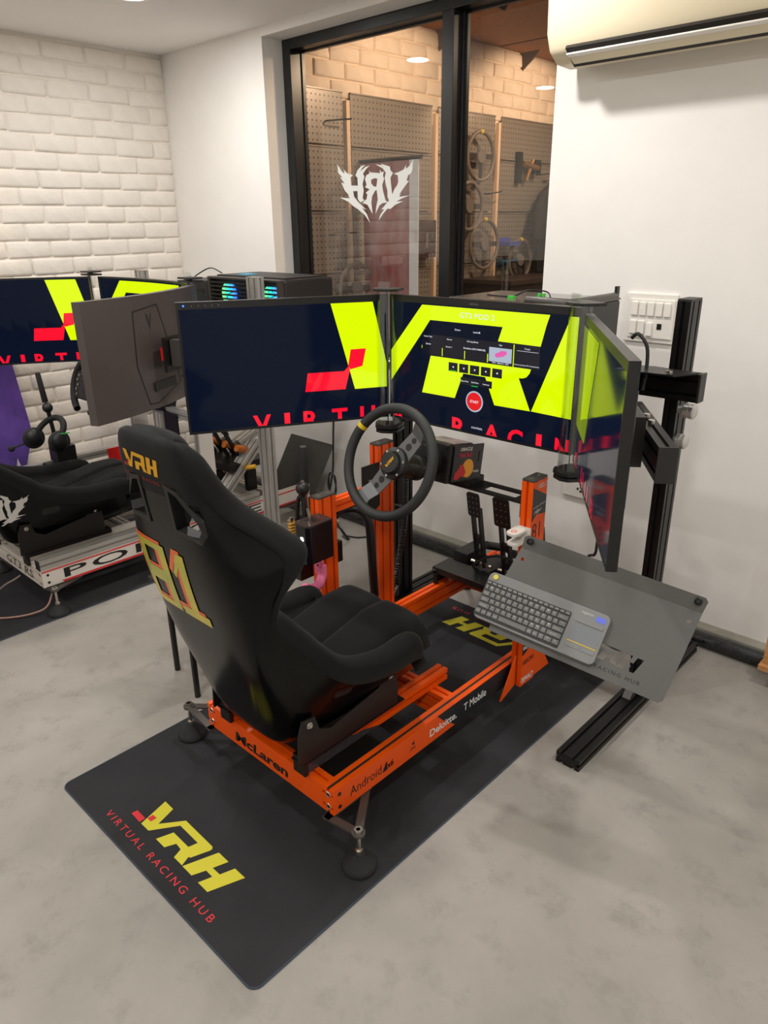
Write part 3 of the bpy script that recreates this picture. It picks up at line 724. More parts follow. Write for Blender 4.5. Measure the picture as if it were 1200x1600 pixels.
rig, rail_r, rail_l, D0 = make_frame('racing_rig', 'orange aluminium racing simulator frame with sponsor lettering', 0, 0, orange, blk)
foot(rig, .348, .028, .121, .265, blk_steel, 1); foot(rig, -.440, .03, .121, -.306, blk_steel, 1)
foot(rig, .348, 1.50, .121, .265, blk_steel, -1); foot(rig, -.430, 1.50, .121, -.306, blk_steel, -1)
# vinyl-covered faces
xs = .2656
pan = MB().prism([(.021, RZ0 + .001), (1.50, RZ0 + .001), (1.50, RZ1 - .001), (.021, RZ1 - .001)], (xs - .0008, 0, 0), (0, 1, 0), (0, 0, 1), (.0008, 0, 0)).build('side_vinyl', orange_p, rail_r)
MB().sheet([(.447, RZ1 - .001), (1.50, RZ1 - .001), (1.50, RZ0 + .001), (.535, RZ0 + .001), (.50, RZ0 + .03), (.475, RZ0 + .05)], (xs + .0003, 0, 0), (0, 1, 0), (0, 0, 1)).build('dark_vinyl', mat('dark_vinyl', (24, 28, 34), .4), rail_r)
tx = MB()
put_text(tx, 'Android', (xs + .0005, .080, .150), (0, 1, 0), (0, 0, 1), .122, .030)
for k in range(2):
    put_text(tx, 'x6', (xs + .0005, .226, .150), (0, 1, 0), (0, 0, 1), .026, .022, bold=.02)
tx.sheet([(.206, .148), (.226, .148), (.226, .176), (.220, .176)], (xs + .0005, 0, 0), (0, 1, 0), (0, 0, 1))
tx.sheet([(.328, .172), (.342, .165), (.342, .179)], (xs + .0005, 0, 0), (0, 1, 0), (0, 0, 1))
put_text(tx, 'FM', (xs + .0005, .322, .148), (0, 1, 0), (0, 0, 1), .026, .013, shear=.3)
tx.build('sponsor_lettering', black_print, rail_r)
tx = MB()
put_text(tx, 'Deloitte.', (xs + .0008, .412, .148), (0, 1, 0), (0, 0, 1), .13, .026, bold=.02)
put_text(tx, 'T Mobile', (xs + .0008, .578, .150), (0, 1, 0), (0, 0, 1), .118, .028, bold=.01)
tx.build('sponsor_lettering', white_p, rail_r)
for zz in (RZ0 + .018, RZ0 + .060):
    MB().cyl((xs, .042, zz), (xs + .0012, .042, zz), .006, 12).build('bolt_hole', black_print, rail_r)
MB().box((.2405, .0205, RZ1 - .0012), (.2495, 1.5, RZ1 - .0004)).build('slot_cover', mat('slot_strip', (44, 34, 32), .5), rail_r)
rb = MB().box((-.265, .0192, RZ0 + .001), (.224, .0202, RZ1 - .001)).build('rear_vinyl', orange_p, rig)
tx = MB(); put_text(tx, 'McLaren', (-.165, .0188, .140), (1, 0, 0), (0, 0, 1), .245, .034, bold=.035, shear=.1); tx.build('maker_lettering', black_print, rb)
carbon = mat('carbon_print', (26, 27, 30), .4, noise=.6, nscale=240, dark=(70, 74, 80))
MB().prism([(.021, .206), (.30, .206), (.25, .222), (.235, .226), (.20, .231), (.17, .240), (.021, .244)], (.1652, 0, 0), (0, 1, 0), (0, 0, 1), (.0006, 0, 0)).build('carbon_decal', carbon, rig)
# uprights
def upright(x, y, z1, d=.08):
    u = MB().profile((x, y + d / 2, RZ0), (x, y + d / 2, z1 - .006), (1, 0, 0), .04, d).build('upright', orange, rig)
    c = MB().prism(rrect(.041, d + .001, .004, 3), (x, y + d / 2, z1 - .006), (1, 0, 0), (0, 1, 0), (0, 0, .006)).build('end_cap', mat('cap_grey', (66, 64, 62), .5), u)
    for k in (-1, 1):
        MB().torus((x, y + d / 2 + k * .02, z1 + .0002), (1, 0, 0), (0, 1, 0), .005, .001, 12, 5).build('cap_ring', mat('ring_olive', (120, 112, 84), .4), c)
    return u
UR = upright(.285, .837, .858)
UL = upright(-.326, .800, .862)
US = upright(-.326, .512, .742)
MB().profile((-.326, .592, .690), (-.326, .800, .690), (1, 0, 0), .04, .04).build('link_beam', orange, rig)
xs = .3055
MB().box((.305, .8375, .126), (xs, .9165, .850)).build('side_vinyl', orange_p, UR)
MB().sheet([(.8385, .835), (.9160, .795), (.9160, .735), (.865, .742), (.8385, .722)], (xs + .0004, 0, 0), (0, 1, 0), (0, 0, 1)).build('pinstripe_decal', carbon, UR)
tx = MB()
put_text(tx, 'VELO', (xs + .0006, .862, .826), (0, 1, 0), (0, .25, 1), .052, .016, bold=.02)
put_text(tx, 'INTELLIGENCE', (xs + .0008, .845, .764), (0, 1, .1), (0, 0, 1), .066, .006)
put_text(tx, 'riipr', (xs + .0008, .850, .742), (0, 1, .1), (0, 0, 1), .042, .016, bold=.02, shear=.3)
tx.build('sponsor_lettering', mat('silver_print', (206, 196, 186), .5), UR)
tx = MB(); put_text(tx, '81', (xs + .0006, .845, .662), (0, 1, 0), (0, 0, 1), .045, .052); tx.build('race_number', mat('maroon_print', (74, 26, 12), .5), UR)
MB().sheet([(.838, .33), (.895, .33), (.890, .285), (.866, .255), (.838, .245)], (xs + .0004, 0, 0), (0, 1, 0), (0, 0, 1)).build('dark_decal', MATS['dark_vinyl'], UR)
tx = MB()
put_text(tx, 'EasyPost', (xs + .0007, .842, .262), (0, 1, 0), (0, 0, 1), .055, .018, bold=.02); put_text(tx, 'DEWALT', (xs + .0007, .842, .137), (0, 1, 0), (0, 0, 1), .070, .020, bold=.03)
tx.build('sponsor_lettering', white_p, UR)
tx = MB(); put_text(tx, 'ARROW', (xs + .0007, .842, .205), (0, 1, 0), (0, 0, 1), .068, .020, bold=.01); tx.build('sponsor_lettering', MATS['maroon_print'], UR)
MB().prism([(.917, .13), (1.02, .13), (.917, .30)], (.267, 0, 0), (0, 1, 0), (0, 0, 1), (.036, 0, 0)).build('corner_gusset', orange, UR)
MB().prism([(.837, .13), (.755, .10), (.837, .24)][::-1], (.280, 0, 0), (0, 1, 0), (0, 0, 1), (.006, 0, 0)).build('corner_gusset', orange, UR)

# wheel deck plate with a slot, between the uprights
dk = MB().box((-.305, .842, .772), (.10, .935, .778)).box((.10, .842, .772), (.225, .866, .778)).box((.10, .912, .772), (.225, .935, .778)).box((.225, .842, .772), (.264, .935, .778)).build('wheel_deck', blk_steel, rig)
build_each(MB().box((-.305, .842, .728), (-.300, .935, .772)).box((.259, .842, .728), (.264, .935, .772)), 'deck_flange', blk_steel, dk)
MB().prism([(.715, .80), (.80, .80), (.80, .64), (.76, .62), (.715, .66)][::-1], (-.305, 0, 0), (0, 1, 0), (0, 0, 1), (.006, 0, 0)).build('side_plate', blk_steel, rig)
MB().cyl((-.2985, .75, .74), (-.294, .75, .74), .008, 10).build('bolt', steel, rig)

# raised heel plate
t = thing('heel_plate', 'black raised heel plate in front of the pedals', 'heel plate', (-.02, 1.2, .205))
MB().box((-.305, 1.11, .275), (.262, 1.215, .281)).build('plate', mat('plate_satin', (30, 29, 28), .28, metal=.3), t, bevel=.001)
MB().box((-.305, 1.11, .255), (.262, 1.114, .275)).build('front_lip', blk_steel, t)
for x in (-.300, .238):
    MB().box((x, 1.11, .206), (x + .018, 1.118, .262)).box((x, 1.118, .206), (x + .004, 1.21, .275)).build('side_leg', blk_steel, t)
MB().cyl((-.295, 1.1095, .268), (-.295, 1.108, .268), .004, 8).build('bolt', steel, t)

# ------------------------------------------------------------------ pedals
t = thing('pedal_set', 'black load cell pedal set behind the heel plate', 'pedals', (-.05, 1.40, .205))
MB().box((-.30, 1.222, .206), (.21, 1.45, .222)).build('base_plate', blk_steel, t)
MB().box((-.305, 1.25, .2225), (-.235, 1.38, .305)).build('control_box', blk, t, bevel=.003)
for k, (x, w_, hgt, nm) in enumerate(((-.165, .058, .105, 'clutch'), (-.035, .072, .125, 'brake'), (.115, .062, .15, 'throttle'))):
    y0 = 1.335; top = V((x, 1.200, .565)); bot = V((x, 1.255, .275))
    ax = (top - bot).normalized(); nrm = V((0, -ax.z, ax.y))
    p = MB()
    for s in (-1, 1): p.obox((bot + top) / 2 + V((s * .017, 0, -.01)), ax, (1, 0, 0), nrm, (top - bot).length * .92, .008, .022)
    p.obox(bot + ax * .13, ax, (1, 0, 0), nrm, .03, .036, .02).obox(bot + ax * .05, ax, (1, 0, 0), nrm, .03, .036, .02)
    p = p.build('pedal_arm', blk_steel, t)
    fp = MB().prism(rrect(w_, hgt, .01, 3), top + nrm * .012, (1, 0, 0), ax, nrm * .006).build('pedal_face', blk_steel, p)
    dots = MB()
    for i in range(3):
        for j in range(4):
            c = top + nrm * .0182 + V((1, 0, 0)) * (i - 1) * w_ * .3 + ax * (j - 1.5) * hgt * .22
            dots.cyl(c, c + nrm * .0008, .0024, 8)
    dots.build('grip_studs', mat('stud_grey', (128, 122, 116), .4), fp)
    MB().box((x - .045, 1.225, .222), (x + .045, 1.42, .262)).build('pivot_block', blk_steel, t, bevel=.003)
    MB().cyl((x, 1.28, .36), (x, 1.42, .30), .017, 14).build('damper', blk, t, smooth=True)
    MB().cyl((x - .05, 1.255, .285), (x + .05, 1.255, .285), .008, 10).build('pivot_pin', steel, t)
MB().tube([(-.2, 1.222, .27), (-.1, 1.22, .35), (0, 1.22, .36), (.06, 1.23, .28)], .005, 6, 5).build('cable', blk_matte, t, smooth=True)

# ------------------------------------------------------------------ steering wheel and wheel base
WC = V((-.016, .545, .92)); TIL = math.radians(21)
AX = V((0, math.cos(TIL), -math.sin(TIL))); UP = V((0, math.sin(TIL), math.cos(TIL))); RT = V((1, 0, 0))
t = thing('steering_wheel', 'black suede racing steering wheel with yellow marker', 'steering wheel', tuple(WC))
RW = .1775
leather = mat('wheel_suede', (34, 35, 35), .6, bump=.2, bscale=500, rough_var=.08, nscale=20)
MB().torus(WC, RT, UP, RW - .0155, .0155, 72, 16).build('rim', leather, t, smooth=True)
A_M = math.radians(147)
MB().torus(WC, RT, UP, RW - .0155, .0162, 5, 16, A_M - .045, A_M + .045).build('marker_band', yel_pl, t, smooth=True)
ROT = A_M - math.pi / 2
for a in (math.pi, 0):
    d = RT * math.cos(a + ROT) + UP * math.sin(a + ROT); s_ = AX.cross(d)
    poly = [(.030, -.030), (.145, -.023), (.160, -.028), (.160, .028), (.145, .023), (.030, .030)]
    dish = AX * .022
    sp_ = MB(); o = WC + AX * .030
    # spoke rises from the dished hub up to the rim
    L = [(.03, -.031, 0), (.105, -.026, 0), (.135, -.025, -.018), (.163, -.034, -.024)]
    top = []
    for (u, v, w_) in L: top += [o + d * u + s_ * v + AX * w_, o + d * u - s_ * v + AX * w_]
    sp_.add(top + [p + AX * .004 for p in top], [[0, 1, 3, 2], [2, 3, 5, 4], [4, 5, 7, 6], [8, 10, 11, 9], [10, 12, 13, 11], [12, 14, 15, 13], [0, 2, 10, 8], [2, 4, 12, 10], [4, 6, 14, 12], [1, 9, 11, 3], [3, 11, 13, 5], [5, 13, 15, 7], [6, 7, 15, 14], [0, 8, 9, 1]])
    so = sp_.build('spoke', mat('spoke_anthracite', (98, 99, 100), .5, metal=.2), t)
    for u, r in ((.068, .011), (.094, .009)):
        c = o + d * u
        MB().cyl(c - AX * .0008, c - AX * .0002, r, 20).build('lightening_hole', black_print, so)
hb = MB().lathe([(.0, -.012), (.030, -.012), (.034, -.008), (.036, 0), (.048, .004), (.050, .016), (.044, .030), (.0, .030)], WC + AX * .014, AX, 32).build('hub', blk, t, smooth=True)
MB().torus(WC + AX * .002, RT, UP, .029, .0012, 28, 6).build('horn_ring', mat('ring_grey', (80, 80, 80), .3, metal=.6), hb)
bl = MB()
for k in range(6):
    a = k * math.pi / 3 + .3 + ROT; c = WC + AX * .016 + (RT * math.cos(a) + UP * math.sin(a)) * .0415
    bl.cyl(c - AX * .001, c + AX * .003, .0042, 8)
build_each(bl, 'hub_bolt', steel, hb)
lg = MB(); rx = RT * math.cos(ROT) + UP * math.sin(ROT); ry = UP * math.cos(ROT) - RT * math.sin(ROT)
for p in LOGO_Y: lg.sheet(p, WC + AX * .0012 - rx * .020 - ry * .0055, rx * .042, ry * .045)
lg.build('hub_logo', yel_emb, hb)
MB().lathe([(.034, .030), (.034, .10), (.040, .105), (.040, .125), (.030, .13), (.030, .140)], WC + AX * .014, AX, 28).build('quick_release', mat('release_black', (26, 28, 26), .3), t, smooth=True)

AX = V((0, math.cos(.16), -math.sin(.16))); UP = V((0, math.sin(.16), math.cos(.16)))
BC = V((-.016, .800, .872))
t = thing('wheel_base', 'black direct drive wheel base with red bull print', 'wheel base', (BC.x, BC.y, .778))
MB().cyl(BC - AX * .11, BC - AX * .066, .052, 28).build('motor_flange', blk, t, smooth=True)
MB().obox(BC - AX * .055, RT, AX, UP, .150, .022, .128).build('front_plate', blk_steel, t, bevel=.006)
MB().obox(BC + AX * .010, RT, AX, UP, .135, .115, .118).build('housing', mat('base_dark', (34, 34, 38), .4), t, bevel=.004)
MB().obox(BC + AX * .010 + UP * .0595, RT, AX, UP, .12, .11, .001).build('top_label', mat('label_grey', (150, 140, 136), .5, noise=.4, nscale=18, dark=(90, 84, 84)), t)
sx = BC + RT * .0685
sd = MB().obox(BC + AX * .032 + RT * .078, RT, AX, UP, .006, .155, .118).build('side_cover', mat('cover_dark', (40, 40, 46), .42), t, bevel=.003)
MB().obox(BC + AX * .032 + RT * .0715, RT, AX, UP, .012, .02, .09).build('cover_spacer', blk, t)
o = BC + AX * .032 + RT * .0815
bull = MB().sheet([(-.070, -.050), (-.048, -.052), (-.035, -.042), (-.018, -.046), (-.010, -.030), (-.022, -.010), (-.040, -.002), (-.052, -.020), (-.066, -.030)], o, AX, UP).build('bull_print', mat('bull_red', (196, 46, 50), .5), sd)
disc = MB().cyl(o + AX * .0 + UP * -.018 + RT * -.0004, o + UP * -.018 - RT * .0001, .030, 24).build('sun_print', mat('sun_yellow', (232, 158, 44), .5), sd)
tx = MB(); put_text(tx, 'ORACLE', o + RT * .0004 - AX * .050 + UP * .040, AX, UP, .062, .011, bold=.02)
put_text(tx, 'moza', o + RT * .0004 + AX * .030 - UP * .034, AX, UP, .030, .007, bold=.01); tx.build('maker_lettering', white_p, sd)
tx = MB(); put_text(tx, 'Red Bull', o + RT * .0004 - AX * .052 + UP * .020, AX, UP, .064, .015, bold=.02); tx.build('team_lettering', mat('team_red', (196, 36, 62), .5), sd)
MB().obox(o + RT * .0003 + AX * .055 + UP * .018, AX, UP, RT, .007, .036, .0006).build('cover_slot', black_print, sd)
bt = MB()
for i, j in ((-1, -1), (1, -1), (-1, 1), (1, 1)):
    c = BC - AX * .066 + RT * i * .062 + UP * j * .052; bt.cyl(c, c - AX * .004, .005, 8)
build_each(bt, 'bolt', blk_steel, t)
MB().box((-.09, .845, .779), (.058, .93, .800)).build('mount_foot', blk_steel, t)
# ------------------------------------------------------------------ bucket seats
ST = [  # centre Y,Z (inner) | edge Y,Z | outer back Y,Z | half width | taper of the outer side | roll radius
 (.505, .370, .400, .360, .490, .345, .235, .10, .020),
 (.530, .410, .418, .400, .490, .315, .246, .18, .034),
 (.520, .440, .415, .435, .465, .285, .252, .22, .038),
 (.460, .445, .375, .455, .410, .268, .256, .25, .038),
 (.350, .430, .300, .458, .310, .260, .258, .25, .036),
 (.240, .405, .205, .475, .200, .256, .258, .25, .034),
 (.150, .395, .125, .510, .095, .255, .256, .25, .033),
 (.085, .420, .065, .565, .005, .265, .252, .24, .033),
 (.035, .495, .015, .628, -.040, .320, .246, .22, .033),
 (-.010, .590, -.035, .690, -.082, .440, .240, .17, .033),
 (-.045, .680, -.075, .745, -.120, .560, .238, .12, .034),
 (-.075, .760, -.065, .800, -.150, .680, .248, .10, .036),
 (-.100, .830, -.030, .850, -.174, .780, .262, .08, .037),
 (-.120, .890, -.020, .895, -.190, .865, .260, .08, .036),
 (-.155, .940, -.060, .945, -.200, .930, .226, .08, .034),
 (-.182, .990, -.110, .995, -.208, .985, .186, .06, .032),
 (-.182, 1.040, -.140, 1.040, -.214, 1.040, .164, .05, .030),
 (-.145, 1.090, -.165, 1.085, -.222, 1.090, .152, .05, .028),
 (-.145, 1.135, -.180, 1.125, -.228, 1.135, .138, .05, .024),
 (-.165, 1.165, -.195, 1.150, -.228, 1.160, .120, .05, .015),
 (-.195, 1.176, -.203, 1.160, -.212, 1.170, .100, .05, .005)]
NI, NR, NO = 13, 8, 18
def make_seat(name, label, dx, dy, K=5, dz=0.0, rec=0.0, sy=1.0):
    t = thing(name, label, 'chair', (dx, dy + .2, .245 + dz))
    pts = [V(s[:3]) for s in ST]
    def interp(ix):
        comp = [V((s[ix], 0, 0)) for s in ST]; return [p.x for p in spline(comp, K)]
    cols = [interp(i) for i in range(9)]; n = len(cols[0])
    rows_, meta = [], []
    for k in range(n):
        cy, cz, ey, ez, oy, oz, we, tp, rr = [c[k] for c in cols]
        cy, ey, oy = [(y if y < .1 else .1 + (y - .1) * sy) for y in (cy, ey, oy)]
        cy, ey, oy = [y - rec * max(0, z - .55) for y, z in ((cy, cz), (ey, ez), (oy, oz))]
        cz += dz; ez += dz; oz += dz
        c, e_, o = V((0, cy, cz)), V((0, ey, ez)), V((0, oy, oz))
        nv = (c - o).normalized()
        if (e_ - c).dot(nv) > .01: nv = (nv + (e_ - c).normalized()).normalized()
        half_ = []
        for i in range(NI):
            th = math.pi / 2 * i / (NI - 1); p = c + (e_ - c) * (1 - math.cos(th) ** (2 / 2.6))
            half_.append((max(we - 2 * rr, .01) * math.sin(th) ** (2 / 2.6), p))
        for i in range(1, NR + 1):
            a = math.pi * i / (NR + 1); half_.append((we - rr - rr * math.cos(a), e_ + nv * rr * math.sin(a)))
        tot = (o - e_).length
        for i in range(NO):
            if i < 3: g = (i * .020) / max(tot, .06); xx = we - .002 * i
            else:
                ph = math.pi / 2 * (i - 3) / (NO - 4); g0 = .042 / max(tot, .06)
                g = g0 + (1 - g0) * math.sin(ph) ** (2 / 4.5); xx = (we - .013) * math.cos(ph) ** (2 / 4.5)
            gt = max(0, g - .04 / max(tot, .06))
            half_.append((xx * (1 - tp * 1.45 * gt ** .55), e_ + (o - e_) * g))
        m = len(half_)
        loop = [V((dx + x, p.y + dy, p.z)) for x, p in half_] + [V((dx - x, p.y + dy, p.z)) for x, p in half_[-2:0:-1]]
        rows_.append(loop)
    m = len(half_); NL = len(rows_[0])
    def colkind(j):                      # 0 fabric, 1 shell
        jj = j if j < m - 1 else NL - 1 - j
        return 0 if jj < NI + NR + 3 else 1
    head0 = int(15.9 * K)
    def is_hole(k, j):
        c = (rows_[k][j] + rows_[k + 1][j] + rows_[k][(j + 1) % NL] + rows_[k + 1][(j + 1) % NL]) / 4
        jj = j if j < m - 1 else NL - 1 - j
        if NI - 1 < jj < NI + NR + 3: return False
        x = abs(c.x - dx); z = c.z - dz
        if jj < NI: return .935 < z < 1.066 and .030 < x < .180
        return .950 < z < 1.056 and .056 < x < min(.152, .085 + .085 * (1.06 - z) / .06)
    allv = [p for r in rows_ for p in r]
    solid = BVHTree.FromPolygons([tuple(p) for p in allv], [[k * NL + j, k * NL + (j + 1) % NL, (k + 1) * NL + (j + 1) % NL, (k + 1) * NL + j] for k in range(n - 1) for j in range(NL)])
    ff, fs = [], []
    for k in range(n - 1):
        for j in range(NL):
            if is_hole(k, j): continue
            q = [k * NL + j, k * NL + (j + 1) % NL, (k + 1) * NL + (j + 1) % NL, (k + 1) * NL + j][::-1]
            (ff if (colkind(j) == 0 or k >= head0) else fs).append(q)
    ff.append(list(range(NL))); ff.append(list(range((n - 1) * NL, n * NL))[::-1])
    def sub(faces, push=0.0):
        use = sorted({i for f in faces for i in f}); ix = {u: i for i, u in enumerate(use)}
        return [allv[u] for u in use], [[ix[i] for i in f] for f in faces]
    fo = MB().add(*sub(ff)).build('upholstery', fabric, t, smooth=True)
    so = MB().add(*sub(fs)).build('shell', shell_m, t, smooth=True)
    for o_ in (fo, so):
        o_.data.polygons.foreach_set('use_smooth', [True] * len(o_.data.polygons))
        for at in list(o_.data.attributes):
            if at.name == 'sharp_edge': o_.data.attributes.remove(at)
    # belt slots: a moulded frame through the back
    for s in (-1, 1):
        out_ = [(.050, .944), (.146, .938), (.160, .962), (.154, .996), (.096, 1.056), (.052, 1.062)]
        inn = [(.062, .956), (.138, .951), (.149, .970), (.144, .988), (.090, 1.044), (.064, 1.050)]
        vs = []
        for depth in (-.003, .026):
            for P_ in (out_, inn):
                for x, z in P_:
                    h = solid.ray_cast(V((dx + s * x, dy - 2, z + dz)), V((0, 1, 0)))
                    vs.append(V((dx + s * x, (h[0].y if h[0] is not None else dy - .19 - rec * .45) + depth, z + dz)))
        q = len(out_); fsx = []
        for i in range(q):
            j = (i + 1) % q
            fsx += [[i, j, q + j, q + i], [2 * q + i, 3 * q + i, 3 * q + j, 2 * q + j], [q + i, q + j, 3 * q + j, 3 * q + i], [i, 2 * q + i, 2 * q + j, j]]
        MB().add(vs, fsx).build('belt_slot', mat('slot_black', (18, 18, 18), .5), t)
    # seam lines and cushions
    cu, nx, ny = [], 33, 26
    for j in range(ny):
        v = j / (ny - 1); y = .10 + .445 * v; ys = .10 + .445 * v * sy
        for i in range(nx):
            u = -1 + 2 * i / (nx - 1); w_ = .192 - .02 * (1 - v) ** 2
            edge = (1 - abs(u) ** 8) * (1 - abs(2 * v - 1) ** 14)
            top = .425 + .060 * min(1, max(0, (y - .16) / .26)) ** 1.1 - .014 * math.exp(-(u / .07) ** 2) * (v > .1)
            z = .375 + (top - .375) * max(0, edge) ** .45
            cu.append(V((dx + u * w_, dy + ys - (.02 * (1 - edge) if v > .9 else 0), z + dz)))
    MB().grid(cu, ny, nx).build('seat_cushion', fabric, t, smooth=True)
    bvh = BVHTree.FromPolygons([tuple(p) for p in allv], [f for f in ff + fs])
    # side mounts
    for s in (-1, 1):
        x = dx + (.190 if s > 0 else -.190) - (.02 if 0 else 0)
        poly = [(-.015, .2525), (.37, .2525), (.372, .300), (.366, .378), (.350, .388), (.322, .384), (.290, .345), (.10, .315), (.062, .335), (.048, .382), (.005, .388), (-.010, .345)]
        xp = dx + s * .190
        pl = MB().prism([(a + dy, b + dz) for a, b in poly], (xp, 0, 0), (0, 1, 0), (0, 0, 1), (s * .005, 0, 0)).build('side_mount', blk_steel, t)
        MB().box((xp - s * .045, dy + .0, .2455), (xp + s * .005, dy + .40, .2505 + dz)).build('mount_flange', blk_steel, pl)
        for (yy, zz) in ((.027, .366 + dz), (.335, .364 + dz)):
            MB().cyl((xp + s * .005, dy + yy, zz), (xp + s * .008, dy + yy, zz), .0095, 14).cyl((xp + s * .008, dy + yy, zz), (xp + s * .013, dy + yy, zz), .0065, 6).build('mount_bolt', steel, pl)
        MB().box((xp - s * .045, dy + .006, .2062), (xp + s * .002, dy + .0185, .262)).build('rear_tab', blk_steel, pl)
        # moulded belt opening in the hip side
        def on_hip(u, v, off=.001):
            h = bvh.ray_cast(V((dx + s * 1.0, u, v)), V((-s, 0, 0)))
            return None if h[0] is None else h[0] + V((s * off, 0, 0))
        hy, hz = dy + .135, .425 + dz
        vs, fs = slice_map([rrect(.072, .040, .013, 4, hy, hz)], on_hip, .012)
        hs = MB().add(vs, fs).build('hip_slot', mat('slot_gloss', (6, 6, 6), .12), t)
        vs, fs = slice_map([rrect(.052, .026, .010, 4, hy - .006, hz)], lambda u, v: on_hip(u, v, .002), .012)
        MB().add(vs, fs).build('slot_plug', mat('slot_plug', (20, 20, 20), .5), hs)
    return t, bvh
SEAT_X = -.02
seat, seat_bvh = make_seat('racing_chair', 'black racing bucket seat with 81 on its back, on the orange rig', SEAT_X, 0)
def on_back(bvh, off, front=False):
    def f(u, v):
        hit = bvh.ray_cast(V((u, -1.0, v)), V((0, 1, 0)))
        if hit[0] is None: return None
        nrm = hit[1] if hit[1].y < 0 else -hit[1]
        return hit[0] + nrm * off
    return f
def decal_on_back(parent, bvh, polys, m, nm, off, step=.012):
    vs, fs = slice_map(polys, on_back(bvh, off), step)
    return MB().add(vs, fs).build(nm, m, parent)
# race number drawn as slanted strokes
def strokes8(x, z, w_, h, s, th):
    """8 as two closed bands, 1 as a hooked stroke (outlined polygons)"""
    def T(p): return (x + p[0] * w_ + (p[1]) * s, z + p[1] * h)
    P_ = []
    def bar(a, b, c, d): P_.append([T(a), T(b), T(c), T(d)])
    for y0, y1, i in ((0, .50, 0), (.50, 1, 0)):
        k = th
        bar((0, y0), (1, y0), (1 - .25, y0 + k), (.25, y0 + k)); bar((.25, y1 - k), (.75, y1 - k), (1, y1), (0, y1))
        bar((0, y0), (.25, y0 + k), (.25, y1 - k), (0, y1)); bar((.75, y0 + k), (1, y0), (1, y1), (.75, y1 - k))
    return P_
def strokes1(x, z, w_, h, s, th):
    def T(p): return (x + p[0] * w_ + (p[1]) * s, z + p[1] * h)
    return [[T(p) for p in ((-.05, .66), (.30, 1), (.62, 1), (.62, .14), (1.05, .14), (1.05, 0), (-.15, 0), (-.15, .14), (.28, .14), (.28, .80), (.05, .60))]]
s_or = mat('number_orange', (232, 92, 10), .3, coat=.3); s_ye = mat('number_yellow', (214, 186, 14), .3, coat=.3, noise=.25, nscale=9, dark=(150, 168, 60))
for dxo, dzo, m_, off in ((-.015, .009, s_or, .0012), (0, 0, s_ye, .0020)):
    decal_on_back(seat, seat_bvh, strokes8(-.190 + dxo, .690 + dzo, .125, .190, .010, .10), m_, 'race_number', off)
    decal_on_back(seat, seat_bvh, strokes1(-.040 + dxo, .690 + dzo, .095, .190, .010, .2), m_, 'race_number', off)
sc = .155
decal_on_back(seat, seat_bvh, [[(-.125 + x * sc, 1.075 + y * sc * 1.25) for x, y in p] for p in LOGO_Y], yel_emb, 'headrest_logo', .0015)
decal_on_back(seat, seat_bvh, [[(-.125 + x * sc, 1.075 + y * sc * 1.25) for x, y in p] for p in LOGO_R], red_emb, 'headrest_logo_block', .002)
tv, tf = text2d('VIRTUAL RACING HUB', spacing=1.5)
decal_on_back(seat, seat_bvh, [[(-.14 + tv[i][0] * .20, 1.054 + tv[i][1] * .009) for i in f] for f in tf], red_emb, 'headrest_tagline', .002, .05)

# thin legged stool hidden beside the seat
t = thing('small_table', 'small dark side table with thin legs left of the seat', 'table', (-.72, .36, 0))
for x, y in ((-.82, .21), (-.615, .165), (-.80, .50), (-.60, .50)):
    MB().cyl((x, y, 0), (x, y, .40), .011, 12).build('leg', blk, t, smooth=True)
MB().box((-.835, .15, .40), (-.585, .52, .418)).build('top', blk, t, bevel=.004)
# ------------------------------------------------------------------ monitors
LETTERS = {}
def clip_text(s, u, ztop, wd, ht, zmin, umin=None, umax=None, bold=.03):
    """lettering polygons in (u, z), cut off at the lower edge of the screen"""
    vs, fs = text2d(s, bold=bold)
    bm = bmesh.new(); bv = [bm.verts.new((u + p[0] * wd, ztop - ht + p[1] * ht, 0)) for p in vs]
    for f in fs:
        try: bm.faces.new([bv[i] for i in f])
        except ValueError: pass
    for co, no in (((0, zmin, 0), (0, -1, 0)),) + ((((umin, 0, 0), (-1, 0, 0)),) if umin is not None else ()) + ((((umax, 0, 0), (1, 0, 0)),) if umax is not None else ()):
        bmesh.ops.bisect_plane(bm, geom=bm.verts[:] + bm.edges[:] + bm.faces[:], plane_co=co, plane_no=no, clear_outer=True)
    out = [[(v.co.x, v.co.y) for v in f.verts] for f in bm.faces]; bm.free(); return out

